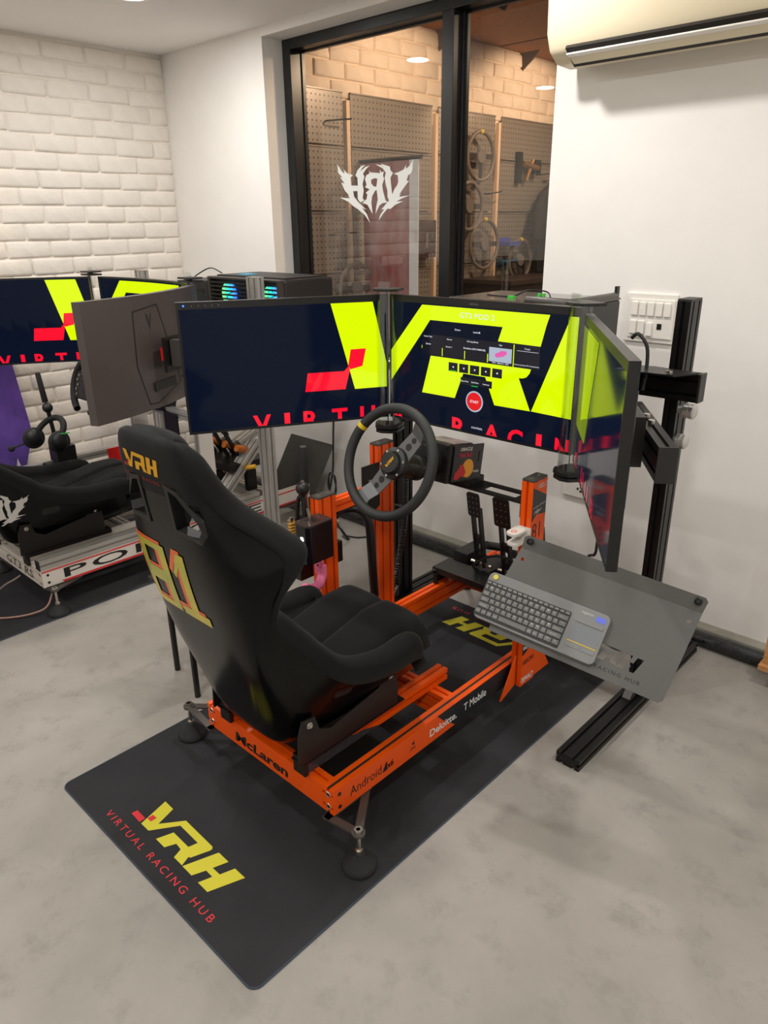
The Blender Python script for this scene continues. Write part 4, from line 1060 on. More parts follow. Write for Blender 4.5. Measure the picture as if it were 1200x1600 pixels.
class Panel:
    """flat or curved screen: maps (u along the width, z height, d forward of the glass) to the world"""
    def __init__(s, p0, p1, z0, z1, sag=0.0):
        s.a, s.b = V((p0[0], p0[1], 0)), V((p1[0], p1[1], 0)); s.L = (s.b - s.a).length
        s.x = (s.b - s.a) / s.L; s.n = V((s.x.y, -s.x.x, 0)); s.z0, s.z1, s.sag = z0, z1, sag
    def at(s, u, z, d=0.0):
        t = u / s.L; bow = s.sag * (4 * t * (1 - t)) if s.sag else 0
        return s.a + s.x * u + s.n * (d - bow) + V((0, 0, z))
    def block(s, u0, u1, z0, z1, d0, d1, n=1):
        mb = MB(); vs = []; n = max(n, 10 if s.sag else 1)
        for i in range(n + 1):
            u = u0 + (u1 - u0) * i / n
            vs += [s.at(u, z0, d0), s.at(u, z0, d1), s.at(u, z1, d1), s.at(u, z1, d0)]
        fs = [[0, 1, 2, 3], [4 * n + 3, 4 * n + 2, 4 * n + 1, 4 * n]]
        for i in range(n):
            for j in range(4): fs.append([4 * i + j, 4 * i + 4 + j, 4 * i + 4 + (j + 1) % 4, 4 * i + (j + 1) % 4])
        return mb.add(vs, fs)
    def polys(s, ps, d):
        if s.sag:
            vs, fs = slice_map(ps, lambda u, z: s.at(u, z, d), .05); return MB().add(vs, fs)
        mb = MB()
        for p in ps:
            ar = sum(p[i][0] * p[(i + 1) % len(p)][1] - p[(i + 1) % len(p)][0] * p[i][1] for i in range(len(p)))
            p = p if ar > 0 else p[::-1]
            mb.add([s.at(u, z, d) for u, z in p], [list(range(len(p)))])
        key, nv, ix = {}, [], []
        for v in mb.v:
            k = (round(v.x, 5), round(v.y, 5), round(v.z, 5))
            if k not in key: key[k] = len(nv); nv.append(v)
            ix.append(key[k])
        mb.v = nv; mb.f = [[ix[i] for i in f] for f in mb.f]
        return mb

def monitor(name, label, P_, top_bez=.022, led=None, bm_=bezel_m, thick=.022, group=None, hump=True):
    mid = P_.at(P_.L / 2, P_.z0)
    t = thing(name, label, 'monitor', tuple(mid), group=group)
    P_.block(0, P_.L, P_.z0, P_.z1, -thick, -.004).build('back_housing', bm_, t)
    if hump: P_.block(P_.L * .18, P_.L * .82, P_.z0 + .08, P_.z1 - .08, -thick - .028, -thick).build('rear_hump', bm_, t, bevel=.006)
    b = P_.block(0, P_.L, P_.z1 - top_bez, P_.z1, -.004, .001); x = P_.block(0, P_.L, P_.z0, P_.z0 + .008, -.004, .001)
    b.add(x.v, x.f)
    for u in (0, P_.L - .007): x = P_.block(u, u + .007, P_.z0 + .008, P_.z1 - top_bez, -.004, .001); b.add(x.v, x.f)
    b.build('bezel', bm_, t)
    scr = P_.block(.007, P_.L - .007, P_.z0 + .008, P_.z1 - top_bez, -.004, 0).build('screen', scr_dark, t)
    if led is not None:
        c = P_.at(led, P_.z1 - top_bez * .5, .0015)
        MB().cyl(c - P_.n * .001, c + P_.n * .0006, .0028, 10).build('power_led', led_blue, t)
        bt = MB()
        for k in range(5):
            c = P_.at(led + .026 + k * .021, P_.z1 - top_bez * .55, .001); bt.cyl(c, c + P_.n * .0008, .0014, 8)
        bt.build('button_marks', mat('mark_grey', (150, 150, 150), .5), t)
    return t, scr
PC_ = Panel((-.365, .930), (.368, .930), .929, 1.357)
PL_ = Panel((-.702, .305), (-.368, .926), .929, 1.357)
PR_ = Panel((.376, .932), (.806, .312), .914, 1.342)
zm = .938
ml, sl = monitor('left_monitor', 'left flat monitor of the orange rig showing a red block', PL_, led=.011 + .012)
mc, scn = monitor('centre_monitor', 'centre monitor of the orange rig showing the GT3 POD 2 menu', PC_, led=None)
mr, srr = monitor('right_monitor', 'right monitor of the orange rig seen edge-on', PR_, led=None)
d1, d2, d3 = .0012, .0018, .0024
PL_.polys([[(.5012, 1.334), (.6495, 1.334), (.6970, 1.125), (.6970, 1.040), (.579, 1.040)]], d1).build('logo_shape', scr_yel, sl)
PL_.polys([[(.4117, 1.1068), (.5412, 1.1058), (.556, 1.1204), (.5627, 1.1098), (.5442, 1.042), (.4001, 1.0429)], [(.556, 1.1204), (.5668, 1.1785), (.6217, 1.1789), (.6081, 1.1191), (.5640, 1.1100)]], d2).build('logo_block', scr_red, sl)
ps = []
for ch, u, w_ in (('V', .214, .062), ('I', .322, .020), ('R', .389, .056), ('T', .492, .057), ('U', .596, .056)): ps += clip_text(ch, u, .976, w_, .064, zm)
build_each(PL_.polys(ps, d1), 'tagline_letter', scr_red, sl, merge=True)
build_each(PC_.polys([[(.008, 1.170), (.148, 1.331), (.632, 1.331), (.622, 1.300), (.607, 1.238), (.455, 1.24), (.470, 1.284), (.183, 1.284), (.149, 1.24), (.008, 1.065)],
           [(.1875, 1.168), (.579, 1.168), (.575, 1.155), (.564, 1.142), (.551, 1.1375), (.5375, 1.1366), (.5844, 1.0405), (.452, 1.0395), (.4125, 1.124), (.3255, 1.125), (.293, 1.0395), (.151, 1.0395)],
           [(.588, 1.0410), (.7000, 1.331), (.7250, 1.331), (.7250, 1.038)]], d1), 'logo_shape', scr_yel, scn)
ps = []
for ch, u, w_ in (('A', .008, .062), ('L', .112, .05), ('R', .284, .058), ('A', .412, .068), ('C', .508, .056), ('I', .612, .020), ('N', .678, .047)): ps += clip_text(ch, u, .975, w_, .064, zm)
build_each(PC_.polys(ps, d1), 'tagline_letter', scr_red, scn, merge=True)
menu = PC_.polys([[(.149, 1.2385), (.607, 1.2365), (.6085, 1.1685), (.149, 1.1725)]], d2).build('menu_panel', scr_panel, scn)
def rect(u0, u1, z0, z1): return [(u0, z0), (u1, z0), (u1, z1), (u0, z1)]
PC_.polys([rect(.149 + .0, .151, 1.19, 1.20)] + [rect(u, u + .003, 1.172, 1.198) for u in (.236, .328, .418)] + [rect(.514, .517, 1.168, 1.236)], d3).build('menu_divider', scr_yel, menu)
PC_.polys([rect(.4245, .509, 1.177, 1.2205)], d3).build('car_picture', scr_grey, menu)
PC_.polys([[(.447, 1.194), (.456, 1.190), (.480, 1.196), (.492, 1.205), (.488, 1.2125), (.470, 1.2125), (.460, 1.206), (.449, 1.203)]], d3 + .0004).build('car_icon', scr_pink, menu)
sm = [rect(.265 + k * .0435, .302 + k * .0435, 1.127, 1.1555) for k in range(5)]
smo = build_each(PC_.polys(sm, d2), 'menu_button', scr_panel, scn)[0]
PC_.polys([rect(.282 + k * .0435, .287 + k * .0435, 1.139, 1.144) for k in range(5)], d3).build('button_icon', scr_white, smo)
PC_.polys([rect(.271, .297, 1.1285, 1.1305), rect(.360, .386, 1.088, 1.0905)], d3).build('selection_bar', scr_green, smo)
PC_.polys([rect(.316, .440, 1.090, 1.113)], d2).build('tab_panel', scr_panel, scn)
st = PC_.polys([[(.374 + .0345 * math.cos(2 * math.pi * k / 32), 1.0395 + .0345 * math.sin(2 * math.pi * k / 32)) for k in range(32)]], d2).build('start_button', scr_grey, scn)
PC_.polys([[(.374 + .0295 * math.cos(2 * math.pi * k / 32), 1.0395 + .0295 * math.sin(2 * math.pi * k / 32)) for k in range(32)]], d3).build('button_face', scr_redf, st)
def scr_text(P_, items, m, parent, nm, d):
    mb = MB()
    for s, u, z, w_, h, bd in items: put_text(mb, s, P_.at(u, z, d), P_.x, (0, 0, 1), w_, h, bold=bd)
    return mb.build(nm, m, parent)
scr_text(PC_, [('GT3 POD 2', .306, 1.3000, .133, .0165, 0)], scr_white, scn, 'title_lettering', d2)
scr_text(PC_, [('Session Type', .158, 1.2275, .036, .006, .01), ('Server', .256, 1.2260, .022, .005, .01), ('Driving Mode', .338, 1.2255, .044, .006, .01), ('Car', .461, 1.2265, .012, .005, .01), ('Track', .553, 1.2240, .020, .005, .01),
               ('Server', .167, 1.2040, .022, .006, .01), ('Server 1', .252, 1.2020, .025, .005, .01), ('Simulation (NO DAMAGE)', .324, 1.2030, .086, .007, .015), ('WSC - Mazda 6 - 2025', .437, 1.1715, .062, .0045, .01), ('Circuit de Spa GP Competition', .519, 1.1745, .088, .0045, .01), ('Driver:', .288, 1.2585, .023, .006, .01), ('Lewis M.', .361, 1.2565, .028, .006, .01)], scr_white, menu, 'menu_lettering', d3)
scr_text(PC_, [('Race Now', .319, 1.099, .030, .005, .01), ('Solo Drive', .360, 1.099, .029, .005, .01), ('Settings', .405, 1.098, .026, .005, .01), ('START', .3575, 1.0345, .034, .009, .01), ('CONTROL', .366, .950, .045, .006, .01)], scr_white, st, 'button_lettering', d3 + .0006)
PC_.polys([rect(.527, .606 - .004, 1.2185, 1.2195)], d3).build('menu_rule', scr_white, menu)
scr_text(PC_, [('SAMSUNG', .342, 1.3415, .034, .0055, 0)], mat('maker_grey', (130, 130, 128), .5), mc, 'maker_lettering', .0018)
PR_.polys([[(.012, 1.312), (.34, 1.312), (.22, 1.030), (.012, 1.030)]], d1).build('logo_shape', scr_yel_dim, srr)
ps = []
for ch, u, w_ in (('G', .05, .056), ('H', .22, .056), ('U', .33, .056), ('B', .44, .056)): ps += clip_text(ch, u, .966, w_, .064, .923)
build_each(PR_.polys(ps, d1), 'tagline_letter', mat('screen_dim_red', (150, 24, 40), .06, emit=1.0), srr, merge=True)  # red letters dimmed in their colour too, for the oblique view

# seam covers: clear curved strips with black end caps
for nm, label, cx, cy, zb, zt, ang in (('seam_lens', 'clear acrylic seam strip between left and centre monitors', -.366, .918, .900, 1.372, 30), ('seam_lens', 'clear acrylic seam strip between centre and right monitors', .372, .918, .885, 1.370, -30)):
    t = thing(nm, label, 'seam strip', (cx, cy, zb), group='clear seam strips of the orange rig')
    a = math.radians(ang); bx = V((math.cos(a) , math.sin(a), 0)); fw = V((math.sin(a), -math.cos(a), 0))
    if ang > 0: bx, fw = V((math.cos(a), math.sin(a), 0)), V((math.sin(a), -math.cos(a), 0))
    out = []
    prof_ = [(-.042, -.006), (-.034, .016), (-.016, .030), (.016, .030), (.034, .016), (.042, -.006)]
    for z in (zb, zt):
        for u, v in prof_: out.append(V((cx, cy, z)) + bx * u + fw * v)
    k = len(prof_)
    inner = []
    for z in (zb, zt):
        for u, v in prof_: inner.append(V((cx, cy, z)) + bx * u * .93 + fw * (v - .004))
    vs = out + inner; fs = []
    for i in range(k - 1): fs += [[i, i + 1, k + i + 1, k + i], [2 * k + i, 3 * k + i, 3 * k + i + 1, 2 * k + i + 1]]
    MB().add(vs, fs).build('clear_strip', clear, t, smooth=True)
    MB().box((cx - .0012, cy - .001, zb), (cx + .0012, cy + .002, zt)).build('centre_rod', mat('rod_dark', (40, 40, 40), .3), t)
    for z, h, s_ in ((zb - .006, .010, 1.22), (zb - .022, .010, 1.16), (zt - .004, .008, 1.25)):
        pl = [(u * s_, v * s_ + (-.012 if v < 0 else .004)) for u, v in prof_] + [(.05, -.045), (-.05, -.045)]
        MB().prism(pl, V((cx, cy, z)), bx, fw, (0, 0, h)).build('end_cap', blk, t)
    bl_ = V((cx, cy, zt + .004)) + bx * -.006 + fw * .018
    MB().obox(bl_ + V((0, 0, .010)), bx, fw, (0, 0, 1), .040, .006, .026).build('clear_tab', clear, t)

# ------------------------------------------------------------------ black monitor stand
t = thing('monitor_stand', 'black slotted monitor stand holding the orange rig screens', 'monitor stand', (-.01, 1.21, 0))
def prof(nm, a, b, wv, wd, ht, m=blackp, parent=None):
    return MB().profile(a, b, wv, wd, ht).build(nm, m, parent or t)
capk = mat('cap_black', (36, 35, 34), .5)
for x, zt in ((.552, 1.372), (-.556, 1.30)):
    p = prof('post', (x, 1.21, .0402), (x, 1.21, zt - .006), (1, 0, 0), .04, .08)
    MB().prism(rrect(.041, .081, .005, 3), (x, 1.21, zt - .006), (1, 0, 0), (0, 1, 0), (0, 0, .006)).build('end_cap', capk, p)
    f = prof('foot_bar', (x, .738, .020), (x, 1.66, .020), (1, 0, 0), .08, .04)
    eh = MB()
    for k in (-1, 1): eh.cyl((x + k * .02, .7375, .02), (x + k * .02, .740, .02), .006, 8)
    eh.build('end_hole', black_print, f)
    bk = MB().prism([(0, 0), (-.045, 0), (-.045, .006), (-.006, .045), (0, .045)], (x - .014, 1.1695, .041), (0, 1, 0), (0, 0, 1), (.028, 0, 0)).build('corner_bracket', mat('bracket_grey', (70, 66, 62), .4), f)
    MB().cyl((x, 1.140, .050), (x, 1.134, .056), .009, 10).cyl((x, 1.158, .070), (x, 1.152, .074), .009, 10).build('bolt', steel, bk)
cb = prof('cross_beam', (-.60, 1.145, 1.135), (.640, 1.145, 1.135), (0, 0, 1), .08, .04)
MB().box((.640, 1.124, 1.094), (.646, 1.166, 1.176)).build('end_cap', capk, cb)
for nm_, P_, s in (('right', PR_, 1), ('left', PL_, -1)):
    if s > 0: a0, a1 = P_.at(.12, 1.085, -.135), P_.at(.56, 1.085, -.135)
    else: a0, a1 = P_.at(P_.L - .12, 1.095, -.135), P_.at(P_.L - .56, 1.095, -.135)
    am = prof('side_arm', a0, a1, (0, 0, 1), .08, .04)
    d = (a1 - a0).normalized()
    MB().obox(a1 + d * .003, d, (0, 0, 1), d.cross(V((0, 0, 1))), .006, .082, .042).build('end_cap', capk, am)
    c = (a0 + a1) / 2 + d * .02
    MB().obox(P_.at((.38 if s > 0 else P_.L - .38), 1.10, -.08), d, (0, 0, 1), P_.n, .12, .12, .055).build('vesa_plate', blk_steel, am)
    MB().obox(P_.at((.43 if s > 0 else P_.L - .43), 1.05, -.062), d, (0, 0, 1), P_.n, .03, .05, .014).build('red_spacer', red_pl, am)
    hp = MB()
    for k in range(9):
        hp.obox(a0 + V((0, 0, .046)) + (V((s * .52, 1.145, 0)) - V((a0.x, a0.y, 0))) * (k / 8 - .2) * .9, d, (0, 0, 1), P_.n, .10 - .004 * k, .006, .10)
    MB().prism([(0, 0), (.20, .02), (.24, .10), (.10, .12), (0, .09)], V((s * .40, 1.02, 1.177)), (s, 0, 0), (0, 1, 0), (0, 0, .005)).build('hinge_plate', blk_steel, am)
    bb = MB()
    for u in (.02, .16): bb.cyl(V((s * (.42 + u), 1.06, 1.182)), V((s * (.42 + u), 1.06, 1.190)), .009, 10)
    bb.build('hinge_bolt', steel, am)
    bb = MB()
    for u in (.06, .20):
        q = a0 + (a1 - a0) * (.35 + u) + V((0, 0, .0405)); bb.cyl(q, q + V((0, 0, .010)), .008, 10)
    bb.build('arm_bolt', steel, am)
    for q in (((.60, 1.185, 1.055), (.650, 1.185, 1.055)), ((.58, 1.205, .955), (.63, 1.205, .955))):
        MB().lathe([(.012, 0), (.012, .016), (.022, .018), (.022, .032), (.020, .034), (.023, .036), (.023, .046), (.018, .050), (0, .050)], V((q[0][0] * s - (.0), q[0][1], q[0][2])) - V((s * .028, 0, 0)), (s, 0, 0), 24).build('clamp_knob', mat('knob_silver', (196, 194, 190), .3, metal=.6), t, smooth=True)
MB().box((-.31, 1.166, .938), (.21, 1.505, .944)).build('shelf_plate', blk_steel, t)
build_each(MB().box((-.29, 1.165, .944), (-.26, 1.170, 1.12)).box((.16, 1.165, .944), (.19, 1.170, 1.12)), 'shelf_hanger', blk_steel, t)
MB().obox((0, 1.053, 1.13), (1, 0, 0), (0, 1, 0), (0, 0, 1), .12, .14, .12).build('vesa_plate', blk_steel, t)

# desktop computer behind the centre monitor
t = thing('desktop_computer', 'black tower computer with glass top behind the centre monitor', 'computer', (-.05, 1.33, .944))
x0, x1, y0, y1, z0, z1 = -.30, .20, 1.172, 1.50, .9445, 1.326
MB().box((x0, y0, z0), (x1, y1, z1)).build('case_body', mat('case_black', (34, 33, 33), .42), t, bevel=.008)
MB().box((x0, y0, z1), (x1, y1, z1 + .008)).build('glass_lid', mat('lid_grey', (92, 86, 80), .12, noise=.2, nscale=8), t, bevel=.003)
MB().tube([(x0 + .32, y0 + .012, z1 + .012), (x1 - .012, y0 + .012, z1 + .012), (x1 - .012, y1 - .02, z1 + .012)], .014, 10).build('rim_rail', mat('rim_grey', (84, 80, 76), .4), t, smooth=True)
MB().box((x1 - .012, y1 - .03, z1 + .008), (x1 - .002, y1 - .012, z1 + .046)).build('corner_post', blk, t)
MB().tube([(x0 + .08, 1.30, z1 + .010), (x0 + .20, 1.28, z1 + .012), (x0 + .25, 1.30, z1 + .033), (x0 + .30, 1.34, z1 + .028), (x0 + .33, 1.32, z1 + .010)], .0025, 6, 6).build('wire', blk, t)
MB().box((x0 + .20, 1.25, z1 + .0082), (x0 + .225, 1.265, z1 + .016)).box((x0 + .32, 1.25, z1 + .0082), (x0 + .328, 1.26, z1 + .030)).box((x0 + .338, 1.25, z1 + .0082), (x0 + .346, 1.26, z1 + .030)).build('green_connector', mat('green_plastic', (70, 200, 70), .4), t)
# ------------------------------------------------------------------ keyboard tray and keyboard
KR = Euler((math.radians(50.453), math.radians(7.365), math.radians(9.866)), 'XYZ').to_quaternion()
KC = V((.504, .586, .579)); KN = KR @ V((0, 0, 1))
t = thing('keyboard_tray', 'tilted grey metal keyboard tray with cut-out lettering', 'tray', tuple(KC - KN * .0145), KR)
def sheet_with_holes(outer, holes, th, z=0.0):
    bm = bmesh.new(); edges = []
    for lp in [outer] + holes:
        vs = [bm.verts.new((x, y, z)) for x, y in lp]
        for i in range(len(vs)): edges.append(bm.edges.new((vs[i], vs[(i + 1) % len(vs)])))
    bmesh.ops.triangle_fill(bm, use_beauty=True, use_dissolve=False, edges=edges)
    bmesh.ops.recalc_face_normals(bm, faces=bm.faces[:])
    r = bmesh.ops.extrude_face_region(bm, geom=bm.faces[:])
    for v in r['geom']:
        if isinstance(v, bmesh.types.BMVert): v.co.z -= th
    bmesh.ops.recalc_face_normals(bm, faces=bm.faces[:])
    bm.verts.index_update()
    out = MB().add([v.co.copy() for v in bm.verts], [[v.index for v in f.verts] for f in bm.faces]); bm.free(); return out
S = .165; hx0, hy0 = .1225, -.044
Hh = [(hx0 + x * S, hy0 + y * S * 1.15) for x, y in LOGO_Y[1]]
Rr = [(hx0 + x * S, hy0 + y * S * 1.15) for x, y in LOGO_Y[0]]
holes = [Hh, Rr]
circ = lambda cx, cy, r, n=14: [(cx + r * math.cos(2 * math.pi * k / n), cy + r * math.sin(2 * math.pi * k / n)) for k in range(n)]
holes += [circ(.352, .135, .006), circ(-.112, .135, .005)]
tr = sheet_with_holes([(-.142, .05), (-.12, -.088), (.352, -.088), (.362, -.078), (.374, .165), (-.128, .165)], holes, .003).build('tray_plate', grey_tray, t)
fl = MB().add([(-.128, .165, 0), (.374, .165, 0), (.378, .196, .010), (.370, .204, .012), (-.120, .204, .012), (-.128, .196, .010),
               (-.128, .165, -.003), (.374, .165, -.003), (.378, .196, .007), (.370, .204, .009), (-.120, .204, .009), (-.128, .196, .007)],
              [[0, 1, 2, 3, 4, 5], [11, 10, 9, 8, 7, 6], [0, 6, 7, 1], [1, 7, 8, 2], [2, 8, 9, 3], [3, 9, 10, 4], [4, 10, 11, 5], [5, 11, 6, 0]]).build('bent_flange', grey_tray, t)
for x in (-.108, .356):
    MB().lathe([(.010, 0), (.010, .008), (.007, .010), (.005, .006), (0, .006)], (x, .190, .009), (0, -.3, 1), 16).build('cap_screw', blk, t, smooth=True)
tx = MB(); put_text(tx, 'VIRTUAL RACING HUB', (.085, -.068, .0004), (1, 0, 0), (0, 1, 0), .212, .010, spacing=1.35, bold=.01); tx.build('cut_lettering', black_print, t)
# support arm from the upright to the tray
MB().box((-.155, .02, -.016), (.10, .06, -.004)).build('support_arm', blk_steel, t)
MB().obox((-.165, .03, -.02), (0, 1, 0), (0, 0, 1), (1, 0, 0), .08, .05, .012).build('clamp_plate', blk_steel, t)

t = thing('keyboard', 'grey wireless keyboard with touchpad resting on the tray', 'keyboard', tuple(KC), KR)
MB().prism(rrect(.354, .140, .016, 5), (0, 0, -.0135), (1, 0, 0), (0, 1, 0), (0, 0, .0135)).build('body', kb_m, t, bevel=.0025)
MB().prism(rrect(.252, .106, .004, 3, -.0495, -.010), (0, 0, .0001), (1, 0, 0), (0, 1, 0), (0, 0, .0006)).build('key_well', kb_well, t)
key_cache = {}
def key_mesh(wd, ht):
    k = (round(wd, 4), round(ht, 4))
    if k not in key_cache:
        w_, h = wd / 2, ht / 2
        me = bpy.data.meshes.new('key')
        me.from_pydata([(-w_, -h, 0), (w_, -h, 0), (w_, h, 0), (-w_, h, 0), (-w_ + .0012, -h + .0012, .0028), (w_ - .0012, -h + .0012, .0028), (w_ - .0012, h - .0012, .0028), (-w_ + .0012, h - .0012, .0028)], [],
                       [[4, 5, 6, 7], [0, 1, 5, 4], [1, 2, 6, 5], [2, 3, 7, 6], [3, 0, 4, 7]])
        me.materials.append(kb_key); key_cache[k] = me
    return key_cache[k]
leg = MB()
KEYS = [(.0365, .0090, [1] * 16, ['Esc', 'F1', 'F2', 'F3', 'F4', 'F5', 'F6', 'F7', 'F8', 'F9', 'F10', 'F11', 'F12', 'Ins', 'Prt', 'Del']),
        (.0220, .0150, [.7] + [1] * 12 + [1.9], list('`1234567890-=') + ['<-']),
        (.0045, .0150, [1.3] + [1] * 12 + [1.3], ['Tab'] + list('QWERTYUIOP[]') + ['\\']),
        (-.0130, .0150, [1.6] + [1] * 11 + [2.0], ['Caps'] + list("ASDFGHJKL;'") + ['Enter']),
        (-.0305, .0150, [2.1] + [1] * 10 + [2.5], ['Shift'] + list('ZXCVBNM,./') + ['Shift']),
        (-.0485, .0150, [1, 1, 1, 1.1, 5.0, 1, 1, 1, 1.3, 1.2], ['Fn', 'Ct', 'St', 'Al', '', 'Al', 'Ct', '<', 'v', '>'])]
for cy, h, ws, lab in KEYS:
    tot = sum(ws); x = -.1745; W_ = .2495
    for wk, s in zip(ws, lab):
        wd = wk / tot * W_
        piece('key', key_mesh(wd - .0016, h - .0006), t, (x + wd / 2, cy, .0006))
        if s and len(s) == 1:
            put_text(leg, s, (x + wd * .36, cy + .0005, .00355), (1, 0, 0), (0, 1, 0), wd * .22, .0042)
        elif s: put_text(leg, s, (x + wd * .22, cy - .0012, .00355), (1, 0, 0), (0, 1, 0), wd * .5, .0028)
        x += wd
leg.build('key_legends', kb_leg, t)
MB().prism(rrect(.078, .012, .004, 3, .129, .032), (0, 0, .0001), (1, 0, 0), (0, 1, 0), (0, 0, .0022)).build('media_keys', kb_m, t)
MB().prism(rrect(.080, .050, .003, 3, .130, -.002), (0, 0, .0001), (1, 0, 0), (0, 1, 0), (0, 0, .0005)).build('touchpad', mat('touchpad_grey', (112, 116, 120), .35), t)
MB().box((.0905, -.0300, .0001), (.1695, -.0275, .0008)).build('yellow_line', mat('pad_yellow', (206, 176, 40), .5), t)
for x0 in (.0905, .1305): MB().prism(rrect(.038, .013, .003, 3, x0 + .0195, -.038), (0, 0, .0001), (1, 0, 0), (0, 1, 0), (0, 0, .001)).build('pad_button', kb_m, t)
MB().prism(circ(-.157, .057, .0075, 20), (0, 0, .0001), (1, 0, 0), (0, 1, 0), (0, 0, .0022)).build('yellow_key', mat('key_yellow', (214, 200, 50), .45), t)
MB().prism(rrect(.026, .015, .002, 2, .1535, .0505), (0, 0, .0001), (1, 0, 0), (0, 1, 0), (0, 0, .0004)).build('blue_sticker', mat('sticker_blue', (92, 108, 214), .5), t)
tx = MB(); put_text(tx, 'logitech', (.100, .051, .0004), (1, 0, 0), (0, 1, 0), .032, .008); tx.build('maker_lettering', kb_leg, t)

t = thing('white_hook', 'white printed double hook clipped on the right orange upright', 'hook', (.285, .80, .66))
for z, s in ((.690, 1.0), (.655, .85)):
    MB().prism(rrect(.075 * s, .042, .018, 5), (.275, .808, z), (0, -1, 0), (1, 0, 0), (0, 0, .010)).build('tongue', mat('hook_white', (226, 222, 214), .45), t, bevel=.002)
MB().box((.262, .8305, .645), (.308, .8365, .705)).build('clip_plate', MATS['hook_white'], t)
MB().torus((.275, .792, .7004), (1, 0, 0), (0, 1, 0), .008, .0012, 14, 5).build('orange_mark', orange_p, t)

# ------------------------------------------------------------------ shifter, handbrake, hook
t = thing('gear_shifter', 'black gear shifter box with a small lit logo on the orange upright', 'shifter', (-.272, .46, .55))
gx0, gx1, gy0, gy1, gz0, gz1 = -.306, -.236, .402, .511, .556, .688
MB().prism([(gx0, gy0 + .012), (gx0 + .012, gy0), (gx1 - .012, gy0), (gx1, gy0 + .012), (gx1, gy1), (gx0, gy1)], (0, 0, gz0), (1, 0, 0), (0, 1, 0), (0, 0, gz1 - gz0)).build('box', mat('shifter_black', (16, 15, 20), .22), t, bevel=.003)
tp = MB().prism([(gx0 - .001, gy0 + .011), (gx0 + .011, gy0 - .001), (gx1 - .011, gy0 - .001), (gx1 + .001, gy0 + .011), (gx1 + .001, gy1), (gx0 - .001, gy1)], (0, 0, gz1), (1, 0, 0), (0, 1, 0), (0, 0, .004)).build('gate_plate', mat('gate_brown', (54, 42, 40), .4), t)
g = MB()
for k in (-1, 0, 1): g.box((-.271 + k * .014 - .003, .435, gz1 + .0041), (-.271 + k * .014 + .003, .475, gz1 + .0046))
g.box((-.29, .453, gz1 + .0041), (-.252, .458, gz1 + .0046)).build('gate_slots', black_print, tp)
MB().cyl((-.285, .455, gz1 + .004), (-.290, .452, gz1 + .042), .004, 10).build('gate_lever', steel, t)
g = MB()
for a, b in ((-.298, .42), (-.246, .42), (-.298, .50), (-.246, .50), (-.28, .43), (-.262, .43), (-.28, .49), (-.262, .49)): g.cyl((a, b, gz1 + .004), (a, b, gz1 + .0052), .0028, 8)
g.build('gate_screws', steel, tp)
MB().sheet([(-.2645, .628), (-.2565, .642), (-.2580, .650), (-.2620, .6520), (-.2645, .648), (-.2670, .6520), (-.2710, .650), (-.2725, .642)], (0, gy0 - .0012, 0), (1, 0, 0), (0, 0, 1)).build('lit_logo', led_white, t)
t = thing('gear_lever', 'black ball knob lever behind the shifter box', 'gear lever', (-.38, .50, .46))
MB().sphere((-.362, .497, .768), .0235, 24, 14).build('ball_knob', blk, t, smooth=True)
MB().cyl((-.362, .497, .788), (-.362, .497, .797), .005, 10).build('knob_pin', steel, t)
MB().cyl((-.362, .497, .75), (-.366, .50, .60), .008, 10).build('lever_rod', blk_steel, t, smooth=True)
for s in (-1, 1): MB().tube([(-.374 + s * .02, .500, .52), (-.374 + s * .022, .495, .66), (-.370 + s * .014, .497, .73), (-.366, .498, .735)], .007, 8, 4).build('fork_arm', blk_steel, t, smooth=True)
MB().box((-.42, .46, .44), (-.352, .58, .56)).build('base_block', blk, t, bevel=.004)
sprg = [V((-.405 + .011 * math.cos(a * .9), .475 + .011 * math.sin(a * .9), .585 + a * .0016)) for a in range(40)]
MB().tube(sprg, .003, 6).build('yellow_spring', mat('spring_yellow', (206, 150, 40), .4), t, smooth=True)
MB().cyl((-.405, .475, .555), (-.405, .475, .66), .007, 10).build('spring_rod', steel, t)
MB().box((-.352, .53, .47), (-.347, .58, .55)).build('mount_plate', blk_steel, t)
t = thing('handbrake', 'tall black handbrake stick beside the ball knob lever', 'handbrake', (-.42, .60, .46))
MB().lathe([(.0, 0), (.012, .0), (.0135, .004), (.0135, .135), (.011, .142), (0, .142)], (-.420, .556, .745), (0, 0, 1), 20).build('grip', blk_matte, t, smooth=True)
MB().cyl((-.420, .556, .75), (-.420, .566, .52), .007, 10).build('lever_rod', steel, t)
MB().cyl((-.420, .556, .8865), (-.420, .556, .8885), .011, 18).build('grip_cap', mat('cap_sheen', (92, 92, 92), .2), t)
MB().box((-.455, .585, .45), (-.352, .66, .53)).build('base_block', blk, t, bevel=.004)
t = thing('pink_hook', 'pink plastic headset hook under the shifter', 'hook', (-.29, .48, .44))
MB().tube([(-.295, .505, .505), (-.290, .500, .470), (-.280, .475, .448), (-.275, .435, .446), (-.270, .405, .468)], .017, 10, 5).build('hook_arm', pink_m, t, smooth=True)
MB().box((-.322, .495, .468), (-.285, .509, .525)).build('mount', pink_m, t, bevel=.005)
MB().cyl((-.303, .4945, .505), (-.303, .493, .505), .005, 10).build('screw', blk, t)

